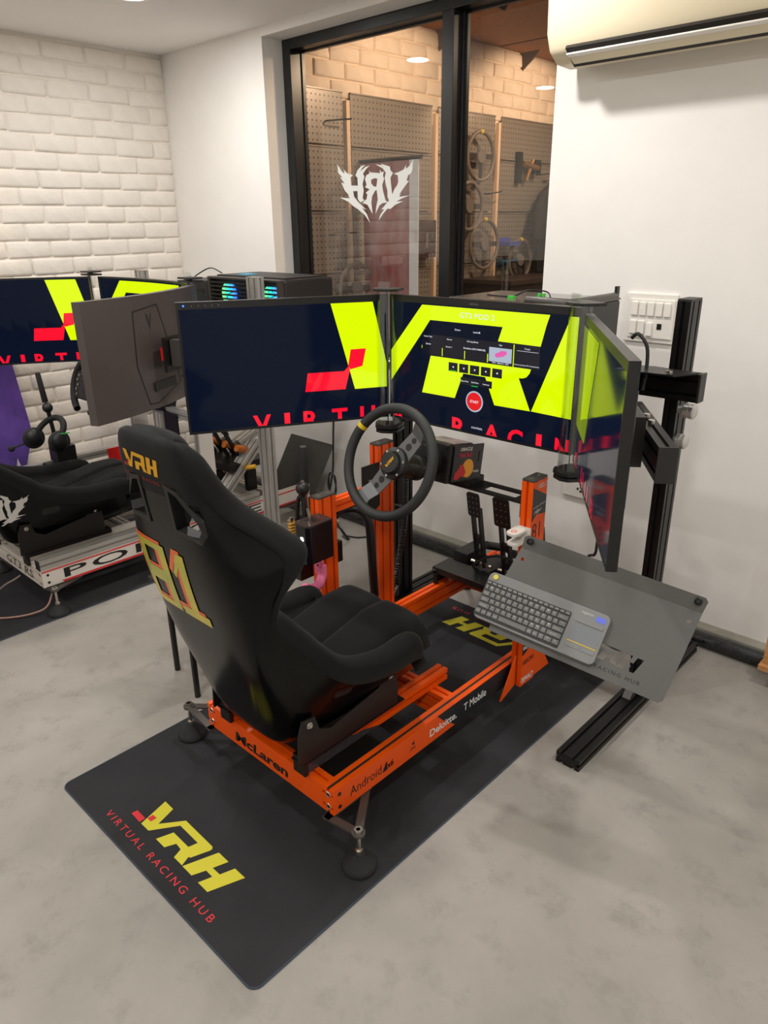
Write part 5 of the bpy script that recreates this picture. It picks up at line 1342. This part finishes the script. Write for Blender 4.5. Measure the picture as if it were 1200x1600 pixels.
# ------------------------------------------------------------------ hoses and cables
def corr(t): return .0145 + .0012 * math.sin(t * 260)
tag(MB().tube([(-.345, .62, .640), (-.345, .66, .652), (-.31, .70, .648), (-.275, .715, .61), (-.268, .72, .50), (-.275, .735, .36), (-.29, .76, .24)], .016, 12, 10).build('cable_hose', mat('hose_black', (20, 20, 21), .4), smooth=True), 'thick black cable hose curving down beside the front left upright', 'hose')
tag(MB().tube([(-.50, 1.165, .62), (-.495, 1.15, .42), (-.50, 1.12, .25), (-.49, 1.06, .12), (-.47, .98, .05)], lambda u: .013 + .0012 * math.sin(u * 330), 10, 34).build('corrugated_hose', mat('hose_gloss', (22, 22, 24), .25), smooth=True), 'thin glossy corrugated hose along the left black post', 'hose')
tag(MB().tube([(-.605, 1.18, .47), (-.60, 1.162, .47), (-.51, 1.162, .475), (-.505, 1.18, .475)], .005, 6, 5).build('cable_tie', blk), 'black cable tie around the left black post', 'cable tie')
tag(MB().tube([(-1.05, 1.30, .95), (-1.075, 1.30, .713), (-1.09, 1.30, .49), (-1.12, 1.31, .40), (-1.15, 1.32, .27), (-1.15, 1.40, .1), (-1.2, 1.5, .012)], .0045, 6, 8).build('power_cable', blk), 'thin black cable hanging below the left monitor', 'cable')
coil = []
for k in range(70):
    a = k * .36; coil.append(V((-1.085 + .026 * math.cos(a), 1.285 + .004 * math.sin(k * .9), .405 + .062 * math.sin(a))))
tag(MB().tube(coil, .0038, 6).build('cable_coil', blk), 'loop of coiled black cable hanging by the white wall', 'cable')
tag(MB().tube([(.44, 1.10, 1.262), (.46, 1.10, 1.275), (.49, 1.10, 1.24), (.50, 1.09, 1.17), (.50, 1.08, 1.12)], .0055, 8, 8).build('monitor_cable', blk), 'black cable arching behind the right monitor', 'cable')
tag(MB().tube([(.302, 1.30, .75), (.303, 1.30, .621), (.303, 1.30, .50), (.298, 1.30, .455), (.272, 1.30, .432), (.24, 1.35, .3), (.2, 1.6, .01)], .0055, 8, 8).build('hanging_cable', blk), 'black cable hanging under the right monitor', 'cable')
tag(MB().tube([(-.36, .63, .60), (-.40, .70, .545), (-.44, .77, .47), (-.50, .80, .46), (-.42, .80, .475), (-.35, .80, .50)], .004, 6, 8).build('thin_cable', blk), 'thin black cable looping behind the shifter upright', 'cable')
t = thing('leaning_panel', 'plain dark grey sheet leaning against the white wall', 'panel', (-1.83, 1.62, 0))
MB().add([(-2.05, 1.60, .004), (-1.67, 1.60, .004), (-1.60, 1.77, .40), (-1.97, 1.77, .40), (-2.05, 1.608, .0), (-1.67, 1.608, .0), (-1.60, 1.778, .396), (-1.97, 1.778, .396)],
         [[0, 1, 2, 3], [7, 6, 5, 4], [0, 4, 5, 1], [1, 5, 6, 2], [2, 6, 7, 3], [3, 7, 4, 0]]).build('sheet', mat('sheet_grey', (74, 73, 70), .45, noise=.3, nscale=7), t)
MB().box((-1.70, 1.595, .0), (-1.66, 1.60, .03)).build('corner_clip', blk, t)

# ------------------------------------------------------------------ the second rig
DX, DY = -1.885, .045
rig2, r2r, r2l, D2 = make_frame('racing_rig', 'silver white racing simulator frame with PORSCHE lettering', DX, DY, white_al, blk)
for xx in (.245, -.286):
    MB().profile((DX + xx, DY + .02, .2275), (DX + xx, DY + 1.2, .2275), (1, 0, 0), .04, .044).build('upper_rail', silver, rig2)
    MB().box((DX + xx - .02, DY + .0165, .206), (DX + xx + .02, DY + .0195, .249)).build('end_cap', blk, rig2)
foot(rig2, DX + .300, DY + .05, .121, DX + .265, blk_steel, 1); foot(rig2, DX + .300, DY + 1.45, .121, DX + .265, blk_steel, -1)
foot(rig2, DX - .34, DY + .05, .121, DX - .306, blk_steel, 1)
xs = DX + .2656
sv = MB().box((xs - .0006, DY + .021, RZ0 + .001), (xs, DY + 1.5, RZ1 - .001)).build('side_vinyl', mat('white_vinyl_side', (222, 216, 208), .4), r2r)
MB().box((xs, DY + .021, RZ1 - .012), (xs + .0004, DY + 1.5, RZ1 - .003)).build('red_stripe', mat('stripe_pink', (206, 84, 80), .5), sv)
MB().sheet([(DY + .11, RZ0 + .001), (DY + 1.5, RZ0 + .001), (DY + 1.5, RZ0 + .011), (DY + .10, RZ0 + .011)], (xs + .0004, 0, 0), (0, 1, 0), (0, 0, 1)).build('red_stripe', red_print, sv)
tx = MB(); put_text(tx, 'PORSCHE', (xs + .0005, DY + .115, RZ0 + .018), (0, 1, 0), (0, 0, 1), 1.09, .046, spacing=1.15, bold=.01); build_each(tx, 'maker_letter', black_print, sv)
for zz in (RZ0 + .02, RZ0 + .055): MB().cyl((xs, DY + .045, zz), (xs + .0012, DY + .045, zz), .006, 10).build('bolt_hole', black_print, sv)
tx = MB(); put_text(tx, 'GT3 RS', (DX - .12, DY + .0185, .140), (1, 0, 0), (0, 0, 1), .29, .040, spacing=1.1, shear=.2); tx.build('model_lettering', mat('dark_print', (60, 54, 50), .5), rig2)
def upright2(x, y, z1):
    u = MB().profile((DX + x, DY + y + .04, RZ0), (DX + x, DY + y + .04, z1), (1, 0, 0), .04, .08).build('upright', silver, rig2)
    MB().box((DX + x + .0200, DY + y + .001, RZ0), (DX + x + .0206, DY + y + .079, z1 - .002)).build('upright_vinyl', MATS['white_vinyl_side'], u)
    return u
upright2(.285, .837, .86); upright2(-.326, .837, .86)
MB().profile((DX - .30, DY + .86, .72), (DX + .26, DY + .86, .72), (0, 0, 1), .04, .04).build('deck_beam', silver, rig2)
MB().box((DX + .02, DY + .83, .60), (DX + .14, DY + .837, .72)).build('deck_plate', blk_steel, rig2)
MB().profile((DX - .05, DY + 1.0, .30), (DX - .02, DY + 1.40, .50), (1, 0, 0), .08, .04).build('pedal_slope', silver, rig2)
MB().profile((DX + .20, DY + .98, .25), (DX + .22, DY + 1.24, .52), (1, 0, 0), .08, .04).build('pedal_slope', silver, rig2)
seat2, bvh2 = make_seat('racing_chair', 'black racing bucket seat on the white rig, cut by the left edge', DX - .02, DY + .0, dz=.012, rec=.42, sy=1.27)
# white spiky emblem on the side of that seat
def on_side(u, v):
    h = bvh2.ray_cast(V((DX + 1.0, u, v)), V((-1, 0, 0)))
    return None if h[0] is None else h[0] + V((.0015, 0, 0))
stroke_m = mat('emblem_white', (206, 202, 198), .6)
for p in EMBLEM.values():
    vs, fs = slice_map([[(DY - .195 + (x + 1.815) * .44, .405 + (z - 1.586) * .62 + (x + 1.815) * -.08) for x, z in p]], on_side, .02)
    if fs: build_each(MB().add(vs, fs), 'side_emblem', stroke_m, seat2)
# steering wheel of the second rig
W2 = V((DX - .02 - .02, DY + .49, .89)); t = thing('steering_wheel', 'dark button steering wheel half hidden behind the curved screen', 'steering wheel', tuple(W2))
A2 = V((0, math.cos(.3), -math.sin(.3))); U2 = V((0, math.sin(.3), math.cos(.3)))
MB().torus(W2, RT, U2, .130, .016, 40, 10, math.radians(-60), math.radians(60)).torus(W2, RT, U2, .130, .016, 40, 10, math.radians(120), math.radians(240)).build('rim', blk_matte, t, smooth=True)
MB().obox(W2 + A2 * .01, RT, U2, A2, .22, .13, .03).build('button_plate', blk, t, bevel=.006)
g = MB()
for i in range(5):
    for j in (-1, 1): c = W2 - A2 * .006 + RT * j * (.07 + .012 * (i % 2)) + U2 * (.045 - i * .022); g.cyl(c, c - A2 * .006, .006, 10)
g.build('buttons', steel, t)
MB().cyl(W2 + A2 * .02, W2 + A2 * .36, .045, 20).build('shaft', blk, t, smooth=True)
MB().obox(W2 + A2 * .37, RT, A2, U2, .13, .14, .12).build('wheel_motor', blk, t, bevel=.004)
# handbrake, ball knob lever and shifter box of the second rig
HX = DX - .37
t = thing('handbrake', 'tall black handbrake stick on the white rig', 'handbrake', (HX, DY + .45, .52))
MB().lathe([(0, 0), (.013, 0), (.0145, .004), (.0125, .14), (.010, .146), (0, .146)], (HX - .005, DY + .420, .780), (-.06, -.06, 1), 20).build('grip', blk_matte, t, smooth=True)
MB().cyl((HX - .004, DY + .421, .79), (HX + .02, DY + .43, .54), .007, 10).build('lever_rod', steel, t)
MB().box((HX - .02, DY + .40, .48), (HX + .07, DY + .50, .56)).build('base_block', blk, t, bevel=.004)
t = thing('gear_lever', 'black ball knob gear lever on the white rig', 'gear lever', (HX + .02, DY + .42, .5))
MB().sphere((HX + .015, DY + .418, .755), .025, 24, 14).build('ball_knob', blk, t, smooth=True)
MB().cyl((HX + .015, DY + .418, .74), (HX + .02, DY + .43, .56), .010, 12).build('lever_rod', blk_steel, t, smooth=True)
MB().box((HX - .03, DY + .36, .40), (HX + .08, DY + .50, .475)).build('base_block', blk, t, bevel=.004)
MB().box((HX - .0, DY + .42, .206), (HX + .06, DY + .48, .40)).build('mount_post', silver, t)
# headset lying on the second seat
HC = V((-2.19, .43, .632)); t = thing('headset', 'black gaming headset with green trim resting on the shifter of the white rig', 'headset', (HC.x, HC.y, HC.z - .07))
MB().torus(HC + V((0, 0, .01)), (1, .35, .1), (-.2, .6, .75), .085, .015, 30, 10, math.radians(-5), math.radians(185)).build('headband', blk_matte, t, smooth=True)
for s in (-1, 1):
    c = HC + V((s * .08, s * .028, .0)) + V((0, -.02, -.02))
    ec = MB().sphere(c, 1, 20, 12, (.030, .045, .050)).build('ear_cup', blk, t, smooth=True)
    MB().torus(c, (0, 1, .2), (0, -.2, 1), .040, .014, 26, 10).build('ear_cushion', blk_matte, ec, smooth=True)
MB().obox(HC + V((.10, .03, .02)), (.3, 1, 0), (0, 0, 1), (1, -.3, 0), .05, .006, .003).build('green_trim', mat('trim_green', (70, 190, 90), .4), t)
MB().tube([HC + V((-.09, -.06, -.04)), HC + V((-.11, -.11, -.05)), HC + V((-.10, -.15, -.055))], .004, 6, 4).sphere(HC + V((-.10, -.155, -.055)), .016, 12, 8).build('microphone', blk_matte, t, smooth=True)
# pedals of the second rig
t = thing('pedal_set', 'black and orange pedal set on the white rig', 'pedals', (DX + .02, DY + 1.22, .3))
org = mat('pedal_orange', (196, 110, 36), .4)
for k, x in enumerate((-.06, .06, .17)):
    a, b = V((DX + x, DY + 1.16, .42)), V((DX + x, DY + 1.06, .62))
    p = MB().obox((a + b) / 2, b - a, (1, 0, 0), (0, 1, .5), (b - a).length, .022, .014).build('pedal_arm', blk_steel, t)
    MB().obox(b, b - a, (1, 0, 0), (0, 1, .5), .10, .055, .012).build('pedal_face', blk, p, bevel=.003)
    MB().cyl(V((DX + x + .03, DY + 1.12, .50)), V((DX + x + .03, DY + 1.20, .47)), .020, 12).build('orange_spring', org, p, smooth=True)
    MB().cyl(V((DX + x, DY + 1.22, .40)), V((DX + x, DY + 1.14, .52)), .016, 12).build('damper', blk, p, smooth=True)
MB().box((DX - .14, DY + 1.05, .385), (DX + .23, DY + 1.30, .42)).build('base_plate', blk_steel, t)
build_each(MB().box((DX - .14, DY + 1.10, .206), (DX - .11, DY + 1.30, .385)).box((DX + .08, DY + 1.24, .206), (DX + .11, DY + 1.30, .385)), 'base_leg', blk_steel, t)
tag(MB().tube([(DX + .10, DY + 1.10, .36), (DX + .20, DY + 1.12, .385), (DX + .30, DY + 1.16, .41)], .012, 8, 4).build('yellow_strap', mat('strap_yellow', (206, 156, 30), .5), smooth=True), 'yellow strap under the pedals of the white rig', 'strap')
t = thing('red_plate', 'bright red square plate on a silver bar by the brick wall', 'plate', (-2.60, 1.0, 0))
MB().profile((-2.60, .40, .362), (-2.60, 1.06, .362), (0, 0, 1), .04, .04).build('bar', silver, t)
MB().obox((-2.575, .952, .303), (0, 1, 0), (0, 0, 1), (1, 0, 0), .122, .158, .008).build('plate', red_pl, t)
MB().box((-2.62, 1.02, 0), (-2.58, 1.06, .342)).build('leg', silver, t)
t = thing('green_plug', 'small bright green plug seen through the belt slot', 'plug', (-1.45, .85, .3))
MB().lathe([(0, 0), (.010, .002), (.014, .02), (.011, .04), (.005, .05), (.004, .065), (0, .066)], (-1.57, .765, .325), (0, .1, -1), 14).build('body', mat('plug_green', (60, 225, 90), .4, emit=0.0), t, smooth=True)
MB().tube([(-1.57, .765, .325), (-1.575, .775, .345), (-1.60, .78, .30), (-1.615, .79, .252)], .003, 6, 5).build('lead', blk, t)
# cables lying by the left edge
tag(MB().tube([(-2.4, -.3, .012), (-2.0, -.10, .012), (-1.85, .0, .10), (-1.84, .05, .12)], .004, 6, 8).build('floor_cable', mat('cable_grey', (140, 126, 118), .5)), 'thin pale cable rising to the rear of the white rig', 'cable')
tag(MB().tube([(-2.2, -.45, .010), (-1.95, -.24, .010), (-1.72, -.10, .010), (-1.62, .04, .03), (-1.64, .10, .08)], .004, 6, 8).build('floor_cable', mat('cable_pink', (170, 130, 116), .5)), 'thin pinkish cable running along the mat under the white rig', 'cable')
# curved monitors of the second rig
def curved(name, label, P_, bm_, content=None):
    t, s = monitor(name, label, P_, top_bez=.008, bm_=bm_, thick=.03, hump=False)
    return t, s
cb_m = mat('curved_back_grey', (76, 68, 66), .38, noise=.08, nscale=5)
Q_L = Panel((-2.80, .13), (-2.40, .86), .915, 1.345, sag=.045)
Q_C = Panel((-2.37, .885), (-1.53, .885), .915, 1.345, sag=.045)
Q_R = Panel((-1.49, .865), (-1.125, .165), .915, 1.345, sag=.06)
ql, qls = curved('curved_monitor', 'curved left screen of the white rig with red block and letters', Q_L, bezel_m)
qc, qcs = curved('curved_monitor', 'curved centre screen of the white rig mostly hidden', Q_C, bezel_m)
qr, qrs = curved('curved_monitor', 'curved monitor seen from its grey back beside the seat', Q_R, cb_m)
L2 = Q_L.L
def mp(ps): return [[(L2 - .7046 + u - .02, z - .012) for u, z in p] for p in ps]
Q_L.polys(mp([[(.5012, 1.345), (.6495, 1.345), (.712, 1.090), (.712, 1.040), (.579, 1.040)]]), d1).build('logo_shape', scr_yel, qls)
Q_L.polys(mp([[(.4117, 1.1068), (.5412, 1.1058), (.556, 1.1204), (.5627, 1.1098), (.5442, 1.042), (.4001, 1.0429)], [(.556, 1.1204), (.5668, 1.1785), (.6217, 1.1789), (.6081, 1.1191), (.5640, 1.1100)]]), d2).build('logo_block', scr_red, qls)
ps = []
for ch, u, w_ in (('V', .214, .062), ('I', .322, .020), ('R', .389, .056), ('T', .492, .057), ('U', .596, .056)): ps += clip_text(ch, u, .976, w_, .064, zm)
build_each(Q_L.polys(mp(ps), d1), 'tagline_letter', scr_red, qls)
sx_ = Q_C.L / .733
Q_C.polys([[(u * sx_, z - .010) for u, z in p] for p in ([(.010, 1.170), (.148, 1.340), (.632, 1.340), (.607, 1.238), (.455, 1.24), (.470, 1.284), (.183, 1.284), (.149, 1.24), (.010, 1.065)], [(.588, 1.0410), (.7000, 1.340), (.7220, 1.340), (.7220, 1.038)])], d1).build('logo_shape', scr_yel, qcs)
for P_, u in ((Q_L, Q_L.L), (Q_C, Q_C.L)):
    c = P_.at(u, 0) + V((.015, -.005, 0)); t = thing('seam_lens', ('slim clear seam strip left of the curved centre screen' if P_ is Q_L else 'slim clear seam strip right of the curved centre screen'), 'seam strip', (c.x, c.y, .92))
    MB().box((c.x - .022, c.y - .006, .90), (c.x + .022, c.y - .003, 1.36)).build('clear_strip', clear, t)
    MB().box((c.x - .006, c.y - .012, .90), (c.x + .006, c.y - .007, 1.36)).build('centre_rod', mat('rod_brown', (92, 76, 66), .3), t)
    MB().box((c.x - .045, c.y - .03, 1.352), (c.x + .045, c.y + .04, 1.360)).box((c.x - .045, c.y - .03, 1.366), (c.x + .045, c.y + .04, 1.373)).box((c.x - .01, c.y - .01, 1.360), (c.x + .01, c.y + .01, 1.366)).build('end_cap', blk, t)
    MB().obox((c.x, c.y, 1.383), (1, 0, 0), (0, 1, 0), (0, 0, 1), .03, .006, .02).build('clear_tab', clear, t)
# details on the back of the curved monitor
def back_poly(ps, d, nm, m):
    vs, fs = slice_map(ps, lambda u, z: Q_R.at(u, z, d), .05); return MB().add(vs, [f[::-1] for f in fs]).build(nm, m, qr)
gm = mat('groove_dark', (30, 27, 27), .5)
def line(pts, w_):
    out = []
    for a, b in zip(pts, pts[1:]):
        dx, dz = b[0] - a[0], b[1] - a[1]; l = math.hypot(dx, dz); nx, nz = -dz / l * w_, dx / l * w_
        out.append([(a[0] + nx, a[1] + nz), (b[0] + nx, b[1] + nz), (b[0] - nx, b[1] - nz), (a[0] - nx, a[1] - nz)])
    return out
HD = -.0305
back_poly(line([(.565, 1.29), (.42, 1.305), (.37, 1.17), (.30, .99), (.48, .935), (.53, .94), (.575, 1.09), (.565, 1.29)], .003), HD, 'panel_groove', gm)
back_poly([[(.495, 1.275), (.478, 1.215), (.46, 1.275), (.468, 1.275), (.478, 1.24), (.487, 1.275)]], HD, 'maker_emblem', gm)
MB().obox(Q_R.at(.42, 1.12, -.075), Q_R.x, (0, 0, 1), Q_R.n, .11, .13, .012).build('vesa_plate', blk_steel, qr)
MB().obox(Q_R.at(.43, 1.12, -.05), Q_R.x, (0, 0, 1), Q_R.n, .04, .05, .012).build('red_spacer', red_pl, qr)
MB().obox(Q_R.at(.42, 1.00, -.0325), Q_R.x, (0, 0, 1), Q_R.n, .15, .035, .004).build('port_recess', gm, qr)
# silver stand of the second rig
t = thing('monitor_stand', 'silver slotted monitor stand of the white rig', 'monitor stand', (-1.41, 1.16, 0))
for x, zt in ((-1.415, 1.362), (-2.42, 1.362)):
    p = MB().profile((x, 1.16, .0402), (x, 1.16, zt - .004), (1, 0, 0), .08, .04).build('post', silver, t)
    MB().box((x - .0405, 1.1395, zt - .004), (x + .0405, 1.1805, zt)).build('end_cap', mat('cap_light', (150, 146, 140), .5), p)
    MB().profile((x, .62, .020), (x, 1.60, .020), (1, 0, 0), .08, .04).build('foot_bar', silver, t)
cb = MB().profile((-2.50, 1.12, 1.12), (-1.30, 1.12, 1.12), (0, 0, 1), .08, .04).build('cross_beam', silver, t)
a0, a1 = Q_R.at(.02, 1.125, -.115), Q_R.at(.43, 1.125, -.115)
MB().profile(a0, a1, (0, 0, 1), .08, .04).build('side_arm', silver, t)
MB().obox(a1, Q_R.x, (0, 0, 1), Q_R.n, .03, .10, .06).build('arm_bracket', mat('bracket_iron', (66, 62, 58), .4), t)
MB().tube([a1 + V((.03, 0, .03)), a1 + V((.07, .02, .0)), a1 + V((.05, .02, -.07)), a1 + V((.0, 0, -.09))], .005, 6, 6).build('cable', blk, t)
MB().box((-2.20, 1.20, .948), (-1.28, 1.56, .954)).box((-2.20, 1.182, .948), (-1.28, 1.20, .954)).build('shelf_plate', blk_steel, t)
build_each(MB().box((-2.10, 1.142, .954), (-2.06, 1.148, 1.10)).box((-1.60, 1.142, .954), (-1.56, 1.148, 1.10)), 'shelf_hanger', blk_steel, t)
# computer with lit fans on that shelf
t = thing('desktop_computer', 'black tower computer with glowing green blue fans behind the screens', 'computer', (-1.8, 1.38, .955))
cx0, cx1, cy0, cy1, cz1 = -1.865, -1.300, 1.205, 1.54, 1.348
MB().box((cx0, cy0 + .03, .9545), (cx1, cy1, cz1)).build('case_body', mat('case_dark', (40, 36, 34), .45), t, bevel=.012)
MB().box((cx0, cy0, .98), (cx0 + .02, cy0 + .03, cz1 - .005)).box((cx1 - .02, cy0, .98), (cx1, cy0 + .03, cz1 - .005)).box((cx0, cy0, cz1 - .012), (cx1, cy0 + .03, cz1)).build('front_frame', mat('case_frame', (58, 50, 46), .45), t, bevel=.004)
for k in range(14):
    z = cz1 - .030 - k * .019; MB().box((cx0 + .02, cy0 + .002, z), (cx1 - .02, cy0 + .012, z + .008)).build('louvre', mat('louvre_dark', (36, 32, 30), .4), t)
fan_g = bpy.data.materials.new('fan_glow'); fan_g.use_nodes = True
nt = fan_g.node_tree; b_ = nt.nodes['Principled BSDF']; tcn = nt.nodes.new('ShaderNodeTexCoord'); sepn = nt.nodes.new('ShaderNodeSeparateXYZ'); rmp = nt.nodes.new('ShaderNodeValToRGB'); mr_ = nt.nodes.new('ShaderNodeMapRange')
mr_.inputs[1].default_value = -.06; mr_.inputs[2].default_value = .06
rmp.color_ramp.elements[0].color = (.15, .8, .05, 1); rmp.color_ramp.elements[1].color = (.02, .12, .9, 1)
el = rmp.color_ramp.elements.new(.45); el.color = (0, .45, .35, 1)
nt.links.new(tcn.outputs['Object'], sepn.inputs[0]); nt.links.new(sepn.outputs[0], mr_.inputs[0]); nt.links.new(mr_.outputs[0], rmp.inputs[0]); nt.links.new(rmp.outputs[0], b_.inputs['Emission Color']); b_.inputs['Emission Strength'].default_value = 1.6
for x in (-1.715, -1.385):
    me = MB().torus((0, 0, 0), (1, 0, 0), (0, 0, 1), .048, .009, 30, 8)
    for k in range(7):
        a = k * 2 * math.pi / 7; d = V((math.cos(a), 0, math.sin(a))); me.obox(d * .026, d, V((0, 1, .4)), V((0, .4, -1)), .034, .02, .003)
    o = me.build('lit_fan', fan_g, None); o.parent = t; o.location = V((x, cy0 + .022, 1.268)) - OFF[t.name]
MB().box((cx0 + .02, cy0 + .05, cz1), (cx1 - .02, cy1 - .02, cz1 + .006)).build('top_mesh', mat('top_dark', (30, 30, 32), .5), t)
MB().box((cx0 + .12, cy0 + .10, cz1 + .006), (cx0 + .20, cy0 + .16, cz1 + .009)).build('top_glow', mat('glow_cyan', (20, 150, 180), .4, emit=1.0), t)
MB().tube([(cx0 + .02, cy0 + .08, cz1 + .01), (cx0 - .03, cy0 + .05, cz1 + .035), (cx0 - .09, cy0 + .02, cz1 + .01), (cx0 - .11, cy0 - .02, cz1 - .02)], .003, 6, 6).build('wire', blk, t)
t = thing('equipment_box', 'matt black equipment box left of the glowing computer', 'box', (-1.99, 1.36, .954))
MB().box((-2.10, 1.215, .9545), (-1.88, 1.50, 1.325)).build('body', mat('box_black', (34, 34, 36), .5), t, bevel=.006)
MB().box((-2.08, 1.2125, 1.265), (-1.92, 1.2155, 1.285)).build('front_slot', black_print, t)
t = thing('purple_banner', 'purple printed banner hanging on the brick wall at left', 'banner', (-3.06, .4, .2))
MB().add([(-3.04, -.35, .03), (-3.00, .50, .03), (-3.03, .66, .45), (-3.045, .62, .93), (-3.045, -.35, .93), (-3.05, -.35, .03), (-3.01, .50, .03), (-3.04, .66, .45), (-3.055, .62, .93), (-3.055, -.35, .93)],
         [[0, 1, 2, 3, 4], [9, 8, 7, 6, 5], [0, 5, 6, 1], [1, 6, 7, 2], [2, 7, 8, 3], [3, 8, 9, 4], [4, 9, 5, 0]]).build('cloth', purple_m, t)
MB().box((-3.062, -.4, .92), (-3.04, .64, .945)).build('top_bar', blk, t)
MB().sheet([(.50, .16), (.54, .32), (.575, .16)], (-3.008, 0, 0), (0, 1, 0), (0, 0, 1)).build('white_print', mat('print_pale', (196, 184, 200), .7), t)
